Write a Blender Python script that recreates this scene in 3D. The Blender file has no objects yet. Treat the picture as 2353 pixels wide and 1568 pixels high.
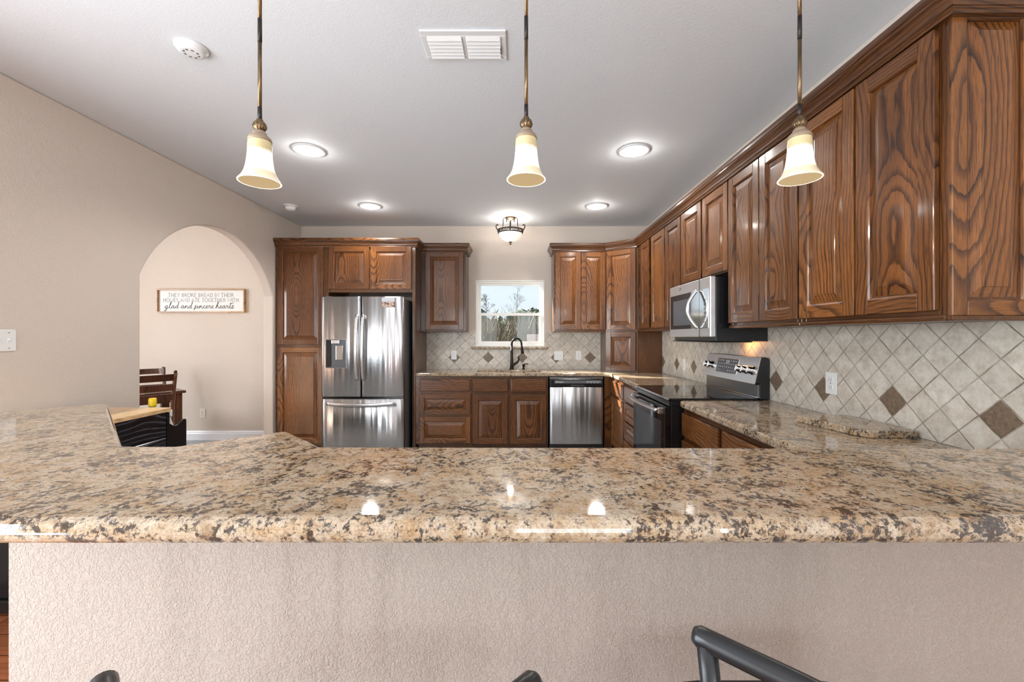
import bpy, bmesh, math, random
from mathutils import Vector, Matrix

random.seed(11)
SC = bpy.context.scene
COL = SC.collection
PI = math.pi

# ------------------------------------------------------------------ camera, world, sun, windows light, exposure
cd = bpy.data.cameras.new('camera')
cam = bpy.data.objects.new('camera', cd); COL.objects.link(cam)
cam.location = (0, 0, 1.332); cam.rotation_euler = (PI/2, 0, 0)
cd.sensor_fit = 'HORIZONTAL'; cd.sensor_width = 36; cd.lens = 14.764
cd.shift_x = -10.5/2353; cd.shift_y = -11/2353; cd.clip_start = 0.02
SC.camera = cam
SC.view_settings.view_transform = 'Standard'; SC.view_settings.look = 'None'
SC.view_settings.gamma = 1; SC.view_settings.use_curve_mapping = False
SC.view_settings.exposure = 0.55

w = bpy.data.worlds.new('sky'); SC.world = w; w.use_nodes = True
nt = w.node_tree; bg = nt.nodes['Background']
tc = nt.nodes.new('ShaderNodeTexCoord'); sp = nt.nodes.new('ShaderNodeSeparateXYZ'); rp = nt.nodes.new('ShaderNodeValToRGB')
nt.links.new(tc.outputs['Generated'], sp.inputs[0]); nt.links.new(sp.outputs['Z'], rp.inputs[0])
rp.color_ramp.elements[0].position = 0.0; rp.color_ramp.elements[0].color = (0.86, 0.93, 1.0, 1)
rp.color_ramp.elements[1].position = 0.45; rp.color_ramp.elements[1].color = (0.52, 0.72, 1.0, 1)
nt.links.new(rp.outputs[0], bg.inputs[0]); bg.inputs[1].default_value = 0.76

sd = bpy.data.lights.new('sun', 'SUN'); sd.energy = 26.0; sd.angle = 0.009; sd.color = (1.0, 0.91, 0.78)
so = bpy.data.objects.new('sun', sd); COL.objects.link(so)
so.rotation_euler = Vector((1.30, -1.0, -0.82)).to_track_quat('-Z', 'Y').to_euler()

def area(name, loc, aim, sx, sy, power, color):
    l = bpy.data.lights.new(name, 'AREA'); l.shape = 'RECTANGLE'; l.size = sx; l.size_y = sy
    l.energy = power; l.color = color
    o = bpy.data.objects.new(name, l); COL.objects.link(o); o.location = loc
    o.rotation_euler = Vector(aim).to_track_quat('-Z', 'Y').to_euler()
    return o
# daylight standing in the living-room windows behind the camera and in the dining-room window, plus one added narrow source
area('unseen_daylight', (-1.55, -4.90, 1.45), (0, 1, 0.06), 1.66, 1.66, 36, (0.88, 0.95, 1.0))
area('unseen_daylight', (0.75, -4.90, 1.20), (-0.30, 1, 0.12), 1.56, 2.16, 85, (0.88, 0.95, 1.0))
area('unseen_daylight', (-2.92, -0.12, 1.10), (1, 0.10, 0.20), 2.30, 2.06, 165, (0.86, 0.94, 1.0))
area('unseen_daylight', (1.84, -2.60, 1.45), (-0.62, 1, -0.10), 0.20, 1.66, 80, (0.90, 0.96, 1.0))  # added narrow source: casts spindle stripes on the half wall, brightens left wall
area('unseen_daylight', (-6.02, 3.0, 1.50), (1, 0.12, -0.05), 1.70, 1.50, 74, (0.93, 0.97, 1.0))
def spot(name, loc, power, color, deg=150):
    l = bpy.data.lights.new(name, 'SPOT'); l.energy = power; l.color = color; l.spot_size = math.radians(deg); l.spot_blend = 0.6; l.shadow_soft_size = 0.08
    o = bpy.data.objects.new(name, l); COL.objects.link(o); o.location = loc
    return o
def bulb(name, loc, power, radius, color):
    l = bpy.data.lights.new(name, 'POINT'); l.energy = power; l.shadow_soft_size = radius; l.color = color
    o = bpy.data.objects.new(name, l); COL.objects.link(o); o.location = loc
    return o

# ------------------------------------------------------------------ materials
def newmat(name):
    m = bpy.data.materials.new(name); m.use_nodes = True
    return m, m.node_tree, m.node_tree.nodes['Principled BSDF']
def N(nt, typ, **kw):
    n = nt.nodes.new(typ)
    for k, v in kw.items(): setattr(n, k, v)
    return n
def math_(nt, op, a, b=None, c=None):
    n = nt.nodes.new('ShaderNodeMath'); n.operation = op
    for i, v in enumerate((a, b, c)):
        if v is None: continue
        if isinstance(v, (int, float)): n.inputs[i].default_value = v
        else: nt.links.new(v, n.inputs[i])
    return n.outputs[0]
def noise(nt, vec, scale, detail=3, rough=0.55, dist=0.0):
    n = nt.nodes.new('ShaderNodeTexNoise'); nt.links.new(vec, n.inputs['Vector'])
    n.inputs['Scale'].default_value = scale; n.inputs['Detail'].default_value = detail
    n.inputs['Roughness'].default_value = rough; n.inputs['Distortion'].default_value = dist
    return n.outputs['Fac']
def ramp(nt, fac, stops, interp='LINEAR'):
    r = nt.nodes.new('ShaderNodeValToRGB'); nt.links.new(fac, r.inputs[0]); r.color_ramp.interpolation = interp
    e = r.color_ramp.elements
    while len(e) < len(stops): e.new(0.5)
    for el, (p, c) in zip(e, stops): el.position = p; el.color = (c[0], c[1], c[2], 1)
    return r.outputs[0]
def mix(nt, fac, a, b, blend='MIX'):
    n = nt.nodes.new('ShaderNodeMix'); n.data_type = 'RGBA'; n.blend_type = blend
    for s, v in ((n.inputs[0], fac), (n.inputs[6], a), (n.inputs[7], b)):
        if isinstance(v, (int, float)): s.default_value = v
        elif isinstance(v, tuple): s.default_value = (v[0], v[1], v[2], 1)
        else: nt.links.new(v, s)
    return n.outputs[2]
def bump(nt, bsdf, h, strength, dist):
    b = nt.nodes.new('ShaderNodeBump'); b.inputs['Strength'].default_value = strength; b.inputs['Distance'].default_value = dist
    nt.links.new(h, b.inputs['Height']); nt.links.new(b.outputs[0], bsdf.inputs['Normal'])
def objvec(nt): return nt.nodes.new('ShaderNodeTexCoord').outputs['Object']
def scalevec(nt, v, s):
    m = nt.nodes.new('ShaderNodeMapping'); nt.links.new(v, m.inputs['Vector']); m.inputs['Scale'].default_value = s
    return m.outputs[0]
def flat(name, col, rough=0.5, metal=0.0, spec=0.5, coat=0.0):
    m, nt, b = newmat(name)
    b.inputs['Base Color'].default_value = (*col, 1); b.inputs['Roughness'].default_value = rough
    b.inputs['Metallic'].default_value = metal; b.inputs['Specular IOR Level'].default_value = spec
    b.inputs['Coat Weight'].default_value = coat; b.inputs['Coat Roughness'].default_value = 0.05
    return m

def oak(name, axis, tone=1.0, base=None, freq=66, rough=0.33, cont=1.0):
    """stained oak: plain-sawn rings along an axis, sharp dark ring lines and fine pores"""
    m, nt, b = newmat(name)
    if axis == 'uv':
        v = nt.nodes.new('ShaderNodeTexCoord').outputs['UV']
    else: v = objvec(nt)
    s = N(nt, 'ShaderNodeSeparateXYZ'); nt.links.new(v, s.inputs[0])
    X, Y, Z = s.outputs
    if axis == 'z': L, A, D = Z, X, Y
    elif axis == 'x': L, A, D = X, Z, Y
    elif axis == 'y': L, A, D = Y, X, Z
    else: L, A, D = X, Y, Z
    oi = N(nt, 'ShaderNodeObjectInfo'); R = oi.outputs['Random']
    L2 = math_(nt, 'ADD', L, math_(nt, 'MULTIPLY', R, 37.0))
    A2 = math_(nt, 'ADD', A, math_(nt, 'MULTIPLY', math_(nt, 'SUBTRACT', R, 0.75), 0.30))
    c = N(nt, 'ShaderNodeCombineXYZ')
    nt.links.new(A2, c.inputs[0]); nt.links.new(D, c.inputs[1]); nt.links.new(L2, c.inputs[2])
    P = c.outputs[0]
    wob = noise(nt, scalevec(nt, P, (9, 9, 2.2)), 1.0, 3, 0.6)
    slow = noise(nt, scalevec(nt, P, (0.5, 0.5, 1.05)), 1.0, 2, 0.5)
    h = math_(nt, 'MULTIPLY_ADD', slow, 0.34, -0.07)
    A3 = math_(nt, 'ADD', A2, math_(nt, 'MULTIPLY', math_(nt, 'SUBTRACT', wob, 0.5), 0.034))
    rr = math_(nt, 'SQRT', math_(nt, 'ADD', math_(nt, 'MULTIPLY', A3, A3), math_(nt, 'MULTIPLY', h, h)))
    jit = noise(nt, scalevec(nt, P, (45, 45, 4)), 1.0, 3, 0.6)
    rsum = math_(nt, 'ADD', math_(nt, 'MULTIPLY', rr, freq), math_(nt, 'MULTIPLY', jit, 0.60))
    ring = math_(nt, 'FRACT', rsum)
    rn = N(nt, 'ShaderNodeTexWhiteNoise'); rn.noise_dimensions = '1D'; nt.links.new(math_(nt, 'FLOOR', math_(nt, 'ADD', rsum, 0.03)), rn.inputs['W'])
    rstr = math_(nt, 'MULTIPLY_ADD', rn.outputs['Value'], 0.62, 0.40)
    pores = noise(nt, scalevec(nt, P, (420, 420, 14)), 1.0, 2, 0.7)
    tint = noise(nt, scalevec(nt, P, (5, 5, 1.3)), 1.0, 3, 0.6)
    if base is None:
        dk, md, lt = (0.012, 0.0045, 0.0026), (0.085, 0.0285, 0.0070), (0.195, 0.073, 0.0175)
    else: dk, md, lt = base
    k = lambda c_: tuple(min(1, q*tone) for q in c_)
    colr = ramp(nt, ring, [(0.0, k(dk)), (0.075, k(tuple((a+b2)/2 for a, b2 in zip(dk, md)))), (0.19, k(md)), (0.42, k(lt)), (0.92, k(lt)), (0.97, k(md)), (1.0, k(dk))])
    colr = mix(nt, rstr, k(tuple(0.35*a+0.65*b2 for a, b2 in zip(md, lt))), colr)
    pr = ramp(nt, pores, [(0.34, (0.30, 0.25, 0.24)), (0.50, (1.04, 1.04, 1.04))])
    c1 = mix(nt, 0.85, colr, pr, 'MULTIPLY')
    tr = ramp(nt, tint, [(0.30, (0.55, 0.47, 0.45)), (0.50, (0.95, 0.95, 0.95)), (0.72, (1.35, 1.30, 1.2))])
    c2 = mix(nt, 0.8, c1, tr, 'MULTIPLY')
    rv = ramp(nt, R, [(0.0, (0.72, 0.68, 0.70)), (0.5, (1.0, 1.0, 1.0)), (1.0, (1.35, 1.36, 1.30))])
    c3 = mix(nt, 1.0, c2, rv, 'MULTIPLY')
    nt.links.new(c3, b.inputs['Base Color'])
    b.inputs['Roughness'].default_value = rough
    b.inputs['Specular IOR Level'].default_value = 0.35
    b.inputs['Coat Weight'].default_value = 0.42; b.inputs['Coat Roughness'].default_value = 0.10
    bump(nt, b, math_(nt, 'ADD', math_(nt, 'MULTIPLY', ring, 0.4), pores), 0.25, 0.0012)
    return m

def granite(name, scale=1.0):
    m, nt, b = newmat(name)
    v = objvec(nt)
    v = scalevec(nt, v, (scale, scale, scale))
    n1 = noise(nt, v, 34, 8, 0.72, 0.6)
    base = ramp(nt, n1, [(0.30, (0.17, 0.115, 0.075)), (0.40, (0.31, 0.215, 0.135)), (0.47, (0.44, 0.34, 0.235)),
                         (0.56, (0.455, 0.37, 0.275)), (0.68, (0.54, 0.465, 0.38))])
    amb = ramp(nt, noise(nt, v, 17, 4, 0.6, 0.8), [(0.50, (0, 0, 0)), (0.66, (1, 1, 1))])
    c1 = mix(nt, math_(nt, 'MULTIPLY', amb, 0.54), base, (0.40, 0.235, 0.092))
    clus = noise(nt, v, 12, 3, 0.6, 1.3)
    specks = noise(nt, v, 98, 6, 0.72, 0.4)
    val = math_(nt, 'SUBTRACT', specks, math_(nt, 'MULTIPLY', math_(nt, 'SUBTRACT', clus, 0.44), 0.50))
    dark = ramp(nt, val, [(0.390, (1, 1, 1)), (0.450, (0, 0, 0))])
    tintd = ramp(nt, noise(nt, v, 25, 2, 0.5), [(0.42, (0.032, 0.022, 0.017)), (0.58, (0.046, 0.046, 0.050))])
    c2 = mix(nt, math_(nt, 'MULTIPLY', dark, 0.93), c1, tintd)
    brs = ramp(nt, noise(nt, v, 130, 4, 0.7, 0.3), [(0.36, (1, 1, 1)), (0.45, (0, 0, 0))])
    c3 = mix(nt, math_(nt, 'MULTIPLY', brs, 0.62), c2, (0.16, 0.105, 0.075))
    n4 = noise(nt, v, 300, 3, 0.7)
    fine = ramp(nt, n4, [(0.33, (0.62, 0.58, 0.55)), (0.48, (1, 1, 1)), (0.70, (1.15, 1.13, 1.1))])
    c4 = mix(nt, 0.85, c3, fine, 'MULTIPLY')
    nt.links.new(c4, b.inputs['Base Color'])
    b.inputs['Roughness'].default_value = 0.055
    b.inputs['Specular IOR Level'].default_value = 0.5
    return m

def plaster(name, col, scale, strength, dist, rough=0.75):
    m, nt, b = newmat(name)
    v = objvec(nt)
    n1 = noise(nt, v, scale, 3, 0.55, 0.6)
    n2 = noise(nt, v, scale*0.35, 2, 0.5)
    hh = ramp(nt, math_(nt, 'MULTIPLY_ADD', n2, 0.5, math_(nt, 'MULTIPLY', n1, 0.75)), [(0.52, (0, 0, 0)), (0.68, (1, 1, 1))])
    b.inputs['Base Color'].default_value = (*col, 1)
    b.inputs['Roughness'].default_value = rough; b.inputs['Specular IOR Level'].default_value = 0.3
    bump(nt, b, hh, strength, dist)
    return m

def steel(name, col=(0.56, 0.57, 0.585), rough=0.2, wave=0.0, axis='z'):
    m, nt, b = newmat(name)
    v = objvec(nt)
    b.inputs['Base Color'].default_value = (*col, 1); b.inputs['Metallic'].default_value = 1
    sc = (900, 900, 6) if axis == 'z' else ((6, 900, 900) if axis == 'x' else (900, 6, 900))
    br = noise(nt, scalevec(nt, v, sc), 1.0, 2, 0.5)
    nt.links.new(math_(nt, 'MULTIPLY_ADD', br, 0.02 if wave > 0 else 0.10, rough-(0.01 if wave > 0 else 0.05)), b.inputs['Roughness'])
    if wave > 0:
        tg = N(nt, 'ShaderNodeTangent'); tg.direction_type = 'RADIAL'; tg.axis = 'Z'; nt.links.new(tg.outputs[0], b.inputs['Tangent'])
        b.inputs['Anisotropic'].default_value = 0.88; b.inputs['Anisotropic Rotation'].default_value = 0.25
        ws = noise(nt, scalevec(nt, v, (12, 3, 0.45)), 1.0, 1.5, 0.4)
        bump(nt, b, ws, wave, 0.02)
    return m

M = {}
M['oak_z'] = oak('oak_vertical_grain', 'z'); M['oak_x'] = oak('oak_horizontal_grain', 'x'); M['oak_uv'] = oak('oak_moulding', 'uv', tone=0.72)
M['body_z'] = oak('oak_frame_vertical', 'z', tone=0.66); M['body_x'] = oak('oak_frame_horizontal', 'x', tone=0.66)
M['oak_dark'] = flat('oak_shadow_gap', (0.035, 0.014, 0.007), 0.5)
M['chairwood'] = oak('espresso_wood', 'z', base=((0.018, 0.006, 0.003), (0.075, 0.026, 0.011), (0.10, 0.036, 0.016)), freq=60, rough=0.3)
M['blackwood'] = oak('black_ash_wood', 'x', base=((0.17, 0.19, 0.26), (0.018, 0.02, 0.03), (0.0025, 0.0025, 0.0035)), freq=48, rough=0.35)
M['butcher'] = oak('beech_top', 'y', base=((0.50, 0.32, 0.16), (0.62, 0.42, 0.22), (0.68, 0.48, 0.27)), freq=60, rough=0.45)
M['granite'] = granite('brown_speckled_granite')
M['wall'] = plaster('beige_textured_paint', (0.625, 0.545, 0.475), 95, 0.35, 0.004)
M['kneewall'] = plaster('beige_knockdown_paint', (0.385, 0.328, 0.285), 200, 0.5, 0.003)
M['ceiling'] = plaster('white_ceiling_paint', (0.735, 0.755, 0.78), 150, 0.15, 0.003)
M['white'] = flat('white_plastic', (0.76, 0.765, 0.76), 0.35)
M['trim'] = flat('white_gloss_paint', (0.80, 0.81, 0.84), 0.3)
M['vinyl'] = flat('white_vinyl', (0.84, 0.83, 0.80), 0.35)
M['cream'] = flat('almond_plastic', (0.74, 0.68, 0.58), 0.4)
M['slot'] = flat('dark_slot', (0.03, 0.03, 0.03), 0.6)
M['steel'] = steel('brushed_stainless', (0.52, 0.525, 0.535), rough=0.23, wave=0.42)
M['steel_plain'] = steel('satin_stainless', (0.70, 0.71, 0.72), 0.26)
M['steel_light'] = steel('bright_satin_stainless', (0.80, 0.81, 0.825), 0.36)
M['steel_dark'] = steel('dark_stainless', (0.20, 0.205, 0.215), 0.22)
M['chrome'] = flat('polished_steel', (0.70, 0.70, 0.70), 0.10, 1.0)
M['black'] = flat('black_enamel', (0.010, 0.010, 0.011), 0.22)
M['blackmatte'] = flat('matte_black_plastic', (0.014, 0.014, 0.015), 0.45)
M['blackglass'] = flat('black_glass', (0.006, 0.006, 0.007), 0.04, 0, 0.6)
M['ovenglass'] = flat('grey_glass', (0.035, 0.037, 0.042), 0.07, 0, 0.6)
M['mwglass'] = flat('microwave_window_glass', (0.10, 0.115, 0.13), 0.10, 0, 0.6)
M['bronze'] = flat('oil_rubbed_bronze', (0.018, 0.015, 0.014), 0.28, 0.7)
M['stool'] = flat('dark_gunmetal_tube', (0.030, 0.031, 0.033), 0.30, 0.55)
M['greyplastic'] = flat('dark_grey_plastic', (0.10, 0.105, 0.115), 0.35)
M['mark'] = flat('white_marking', (0.75, 0.76, 0.78), 0.5)
M['signface'] = flat('sign_white_board', (0.74, 0.74, 0.72), 0.6)
M['signgrey'] = flat('sign_grey_letter', (0.17, 0.17, 0.17), 0.7)
M['signblack'] = flat('sign_black_letter', (0.03, 0.03, 0.03), 0.7)
M['signwood'] = oak('sign_frame_wood', 'x', base=((0.16, 0.075, 0.026), (0.34, 0.18, 0.072), (0.42, 0.24, 0.10)), freq=60, rough=0.5)
M['yellow'] = flat('yellow_plastic', (0.80, 0.55, 0.01), 0.35)
M['clearplastic'] = flat('pale_clear_plastic', (0.66, 0.68, 0.62), 0.15)

def rubbed(name):
    m, nt, b = newmat(name); v = objvec(nt)
    n = noise(nt, scalevec(nt, v, (300, 300, 20)), 1.0, 3, 0.6)
    nt.links.new(ramp(nt, n, [(0.35, (0.07, 0.045, 0.024)), (0.6, (0.25, 0.170, 0.092))]), b.inputs['Base Color'])
    b.inputs['Metallic'].default_value = 0.85; b.inputs['Roughness'].default_value = 0.33
    return m
M['antique'] = rubbed('antique_brass')
M['darkbronze'] = flat('dark_bronze_sleeve', (0.035, 0.030, 0.026), 0.4, 0.6)
M['capmetal'] = flat('weathered_bronze_cap', (0.33, 0.25, 0.18), 0.5, 0.3)

def lampglass(name, z0, z1, strength):
    """amber scavo glass lit from inside: white where the bulb sits, amber towards both ends"""
    m, nt, b = newmat(name); v = objvec(nt)
    s = N(nt, 'ShaderNodeSeparateXYZ'); nt.links.new(v, s.inputs[0])
    f = math_(nt, 'DIVIDE', math_(nt, 'SUBTRACT', s.outputs[2], z0), z1-z0)
    st = noise(nt, scalevec(nt, v, (160, 160, 12)), 1.0, 3, 0.6)
    f = math_(nt, 'ADD', f, math_(nt, 'MULTIPLY', math_(nt, 'SUBTRACT', st, 0.5), 0.14))
    col = ramp(nt, f, [(0.0, (0.76, 0.66, 0.48)), (0.20, (0.70, 0.59, 0.41)), (0.34, (0.90, 0.87, 0.80)), (0.66, (0.92, 0.90, 0.86)), (0.78, (0.56, 0.46, 0.25)), (1.0, (0.60, 0.51, 0.30))])
    em = ramp(nt, f, [(0.0, (0.18, 0.18, 0.18)), (0.18, (0.16, 0.16, 0.16)), (0.34, (1.0, 1.0, 1.0)), (0.60, (1.0, 1.0, 1.0)), (0.76, (0.10, 0.10, 0.10)), (1.0, (0.10, 0.10, 0.10))])
    nt.links.new(col, b.inputs['Base Color']); nt.links.new(col, b.inputs['Emission Color'])
    nt.links.new(math_(nt, 'MULTIPLY', em, strength), b.inputs['Emission Strength'])
    b.inputs['Roughness'].default_value = 0.25
    return m
M['bowlglass'] = None
def emis(name, col, st):
    m, nt, b = newmat(name)
    b.inputs['Base Color'].default_value = (0.8, 0.8, 0.8, 1)
    b.inputs['Emission Color'].default_value = (*col, 1); b.inputs['Emission Strength'].default_value = st
    return m
M['lens'] = emis('lit_lens', (1.0, 0.98, 0.94), 4.0)
M['bulb'] = emis('lit_bulb', (1.0, 0.95, 0.86), 6.0)
M['bowl'] = emis('lit_alabaster_bowl', (1.0, 0.93, 0.82), 0.42)
M['shade'] = lampglass('lit_amber_glass', 0.0, 0.139, 0.85)

def glass(name, tint=(0.97, 0.985, 0.98)):
    m = bpy.data.materials.new(name); m.use_nodes = True; nt = m.node_tree; nt.nodes.clear()
    o = N(nt, 'ShaderNodeOutputMaterial'); t = N(nt, 'ShaderNodeBsdfTransparent'); g = N(nt, 'ShaderNodeBsdfGlossy')
    t.inputs[0].default_value = (*tint, 1); g.inputs['Roughness'].default_value = 0.01
    lw = N(nt, 'ShaderNodeLayerWeight'); lw.inputs[0].default_value = 0.5
    fac = math_(nt, 'MULTIPLY_ADD', math_(nt, 'POWER', lw.outputs['Facing'], 5.0), 0.5, 0.012)
    mx = N(nt, 'ShaderNodeMixShader'); nt.links.new(fac, mx.inputs[0])
    nt.links.new(t.outputs[0], mx.inputs[1]); nt.links.new(g.outputs[0], mx.inputs[2]); nt.links.new(mx.outputs[0], o.inputs[0])
    return m
M['glass'] = glass('window_glass')

def tilemat(name, ah, x0, z0, ph, pv):
    """square stone tiles laid on the diagonal, a brown accent tile at every third joint of one row"""
    m, nt, b = newmat(name); v = nt.nodes.new('ShaderNodeNewGeometry').outputs['Position']
    s = N(nt, 'ShaderNodeSeparateXYZ'); nt.links.new(v, s.inputs[0])
    H = s.outputs[ah]; Z = s.outputs[2]
    wv = noise(nt, scalevec(nt, v, (30, 30, 30)), 1.0, 2, 0.6)
    wv2 = noise(nt, scalevec(nt, v, (34, 33, 31)), 1.0, 2, 0.6)
    h = math_(nt, 'DIVIDE', math_(nt, 'SUBTRACT', H, x0), ph); z = math_(nt, 'DIVIDE', math_(nt, 'SUBTRACT', Z, z0), pv)
    h = math_(nt, 'ADD', h, math_(nt, 'MULTIPLY', math_(nt, 'SUBTRACT', wv, 0.5), 0.035))
    z = math_(nt, 'ADD', z, math_(nt, 'MULTIPLY', math_(nt, 'SUBTRACT', wv2, 0.5), 0.035))
    U = math_(nt, 'ADD', h, z); V = math_(nt, 'SUBTRACT', h, z)
    ru = math_(nt, 'ROUND', U); rv = math_(nt, 'ROUND', V)
    fu = math_(nt, 'ABSOLUTE', math_(nt, 'SUBTRACT', U, ru)); fv = math_(nt, 'ABSOLUTE', math_(nt, 'SUBTRACT', V, rv))
    edge = math_(nt, 'MAXIMUM', fu, fv)
    grout = ramp(nt, edge, [(0.468, (0, 0, 0)), (0.486, (1, 1, 1))])
    cid = N(nt, 'ShaderNodeCombineXYZ'); nt.links.new(ru, cid.inputs[0]); nt.links.new(rv, cid.inputs[1])
    wn = N(nt, 'ShaderNodeTexWhiteNoise'); wn.noise_dimensions = '3D'; nt.links.new(cid.outputs[0], wn.inputs['Vector'])
    n1 = noise(nt, v, 22, 6, 0.65); n2 = noise(nt, v, 70, 4, 0.7)
    stone = ramp(nt, n1, [(0.32, (0.47, 0.42, 0.35)), (0.50, (0.60, 0.555, 0.485)), (0.66, (0.68, 0.645, 0.58))])
    sp2 = ramp(nt, n2, [(0.30, (0.80, 0.78, 0.75)), (0.5, (1, 1, 1))])
    stone = mix(nt, 0.7, stone, sp2, 'MULTIPLY')
    tv = ramp(nt, wn.outputs['Value'], [(0, (0.90, 0.89, 0.875)), (1, (1.05, 1.05, 1.05))])
    stone = mix(nt, 1.0, stone, tv, 'MULTIPLY')
    brown = ramp(nt, n2, [(0.3, (0.105, 0.074, 0.050)), (0.6, (0.205, 0.150, 0.102))])
    isrow = math_(nt, 'LESS_THAN', math_(nt, 'ABSOLUTE', math_(nt, 'SUBTRACT', ru, rv)), 0.5)
    md = math_(nt, 'ABSOLUTE', math_(nt, 'SUBTRACT', math_(nt, 'DIVIDE', ru, 3.0), math_(nt, 'ROUND', math_(nt, 'DIVIDE', ru, 3.0))))
    isb = math_(nt, 'MULTIPLY', isrow, math_(nt, 'LESS_THAN', md, 0.1))
    c = mix(nt, isb, stone, brown)
    gc = ramp(nt, noise(nt, v, 9, 3, 0.6), [(0.38, (0.20, 0.16, 0.125)), (0.62, (0.46, 0.42, 0.365))])
    c = mix(nt, grout, c, gc)
    nt.links.new(c, b.inputs['Base Color']); b.inputs['Roughness'].default_value = 0.42
    hh = math_(nt, 'SUBTRACT', math_(nt, 'MULTIPLY', n2, 0.12), grout)
    bump(nt, b, hh, 0.5, 0.003)
    return m
M['tile_back'] = tilemat('stone_tile_back', 0, 0.0724, 1.060, 0.1447, 0.142)
M['tile_right'] = tilemat('stone_tile_right', 1, 1.441, 1.046, 0.1388, 0.1388)

def floormat(name):
    m, nt, b = newmat(name); v = objvec(nt)
    br = N(nt, 'ShaderNodeTexBrick'); nt.links.new(v, br.inputs['Vector'])
    br.inputs['Scale'].default_value = 1.0; br.inputs['Brick Width'].default_value = 1.2; br.inputs['Row Height'].default_value = 0.125
    br.inputs['Mortar Size'].default_value = 0.002
    br.inputs['Color1'].default_value = (0.22, 0.070, 0.028, 1); br.inputs['Color2'].default_value = (0.33, 0.120, 0.050, 1); br.inputs['Mortar'].default_value = (0.04, 0.015, 0.01, 1)
    n = noise(nt, scalevec(nt, v, (3, 40, 3)), 1.0, 4, 0.6)
    g = ramp(nt, n, [(0.3, (0.6, 0.55, 0.5)), (0.6, (1.1, 1.1, 1.1))])
    nt.links.new(mix(nt, 0.8, br.outputs[0], g, 'MULTIPLY'), b.inputs['Base Color'])
    b.inputs['Roughness'].default_value = 0.22
    bump(nt, b, n, 0.15, 0.002)
    return m
def tilefloor(name):
    m, nt, b = newmat(name); v = objvec(nt)
    br = N(nt, 'ShaderNodeTexBrick'); nt.links.new(v, br.inputs['Vector']); br.offset = 0.5
    br.inputs['Scale'].default_value = 1.0; br.inputs['Brick Width'].default_value = 0.45; br.inputs['Row Height'].default_value = 0.45; br.inputs['Mortar Size'].default_value = 0.004
    br.inputs['Color1'].default_value = (0.24, 0.23, 0.22, 1); br.inputs['Color2'].default_value = (0.29, 0.28, 0.27, 1); br.inputs['Mortar'].default_value = (0.15, 0.145, 0.14, 1)
    g = ramp(nt, noise(nt, v, 5, 5, 0.65), [(0.3, (0.85, 0.84, 0.83)), (0.6, (1.06, 1.06, 1.06))])
    nt.links.new(mix(nt, 0.8, br.outputs[0], g, 'MULTIPLY'), b.inputs['Base Color']); b.inputs['Roughness'].default_value = 0.25
    return m
M['tilefloor'] = tilefloor('grey_stone_floor_tile')
M['floor'] = floormat('red_brown_wood_floor')

# ------------------------------------------------------------------ mesh helpers
def BM(): return bmesh.new()
def box(bm, x0, x1, y0, y1, z0, z1, bev=0.0, seg=1, mat=0, rot=None):
    if x1 < x0: x0, x1 = x1, x0
    if y1 < y0: y0, y1 = y1, y0
    if z1 < z0: z0, z1 = z1, z0
    t = bmesh.new()
    bmesh.ops.create_cube(t, size=1)
    bmesh.ops.transform(t, matrix=Matrix.Translation(((x0+x1)/2, (y0+y1)/2, (z0+z1)/2)) @ Matrix.Diagonal((x1-x0, y1-y0, z1-z0, 1)), verts=t.verts)
    if bev > 0:
        bmesh.ops.bevel(t, geom=t.edges[:], offset=min(bev, 0.45*min(x1-x0, y1-y0, z1-z0)), segments=seg, affect='EDGES', profile=0.5)
    if rot is not None: bmesh.ops.transform(t, matrix=rot, verts=t.verts)
    merge(bm, t, mat)
def merge(bm, t, mat=None):
    vm = {}
    for v in t.verts: vm[v] = bm.verts.new(v.co)
    for f in t.faces:
        try: nf = bm.faces.new([vm[v] for v in f.verts])
        except ValueError: continue
        nf.material_index = f.material_index if mat is None else mat
        nf.smooth = f.smooth
    t.free()
def lathe(bm, prof, seg=32, mat=0, cx=0, cy=0, flute=0, amp=0.0, smooth=True, axis='z'):
    rings = []
    for r, z in prof:
        ring = []
        for i in range(seg):
            a = 2*PI*i/seg
            q = r*(1+(amp*math.cos(flute*a) if flute else 0))
            if axis == 'z': co = (cx+q*math.cos(a), cy+q*math.sin(a), z)
            elif axis == 'y': co = (cx+q*math.cos(a), z, cy+q*math.sin(a))
            else: co = (z, cx+q*math.cos(a), cy+q*math.sin(a))
            ring.append(bm.verts.new(co))
        rings.append(ring)
    for a, b in zip(rings, rings[1:]):
        for i in range(seg):
            f = bm.faces.new((a[i], a[(i+1) % seg], b[(i+1) % seg], b[i])); f.smooth = smooth; f.material_index = mat
    for ring, flip in ((rings[0], True), (rings[-1], False)):
        if (Vector(ring[0].co)-Vector(ring[seg//2].co)).length > 1e-4:
            f = bm.faces.new(ring[::-1] if flip else ring); f.material_index = mat
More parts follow.
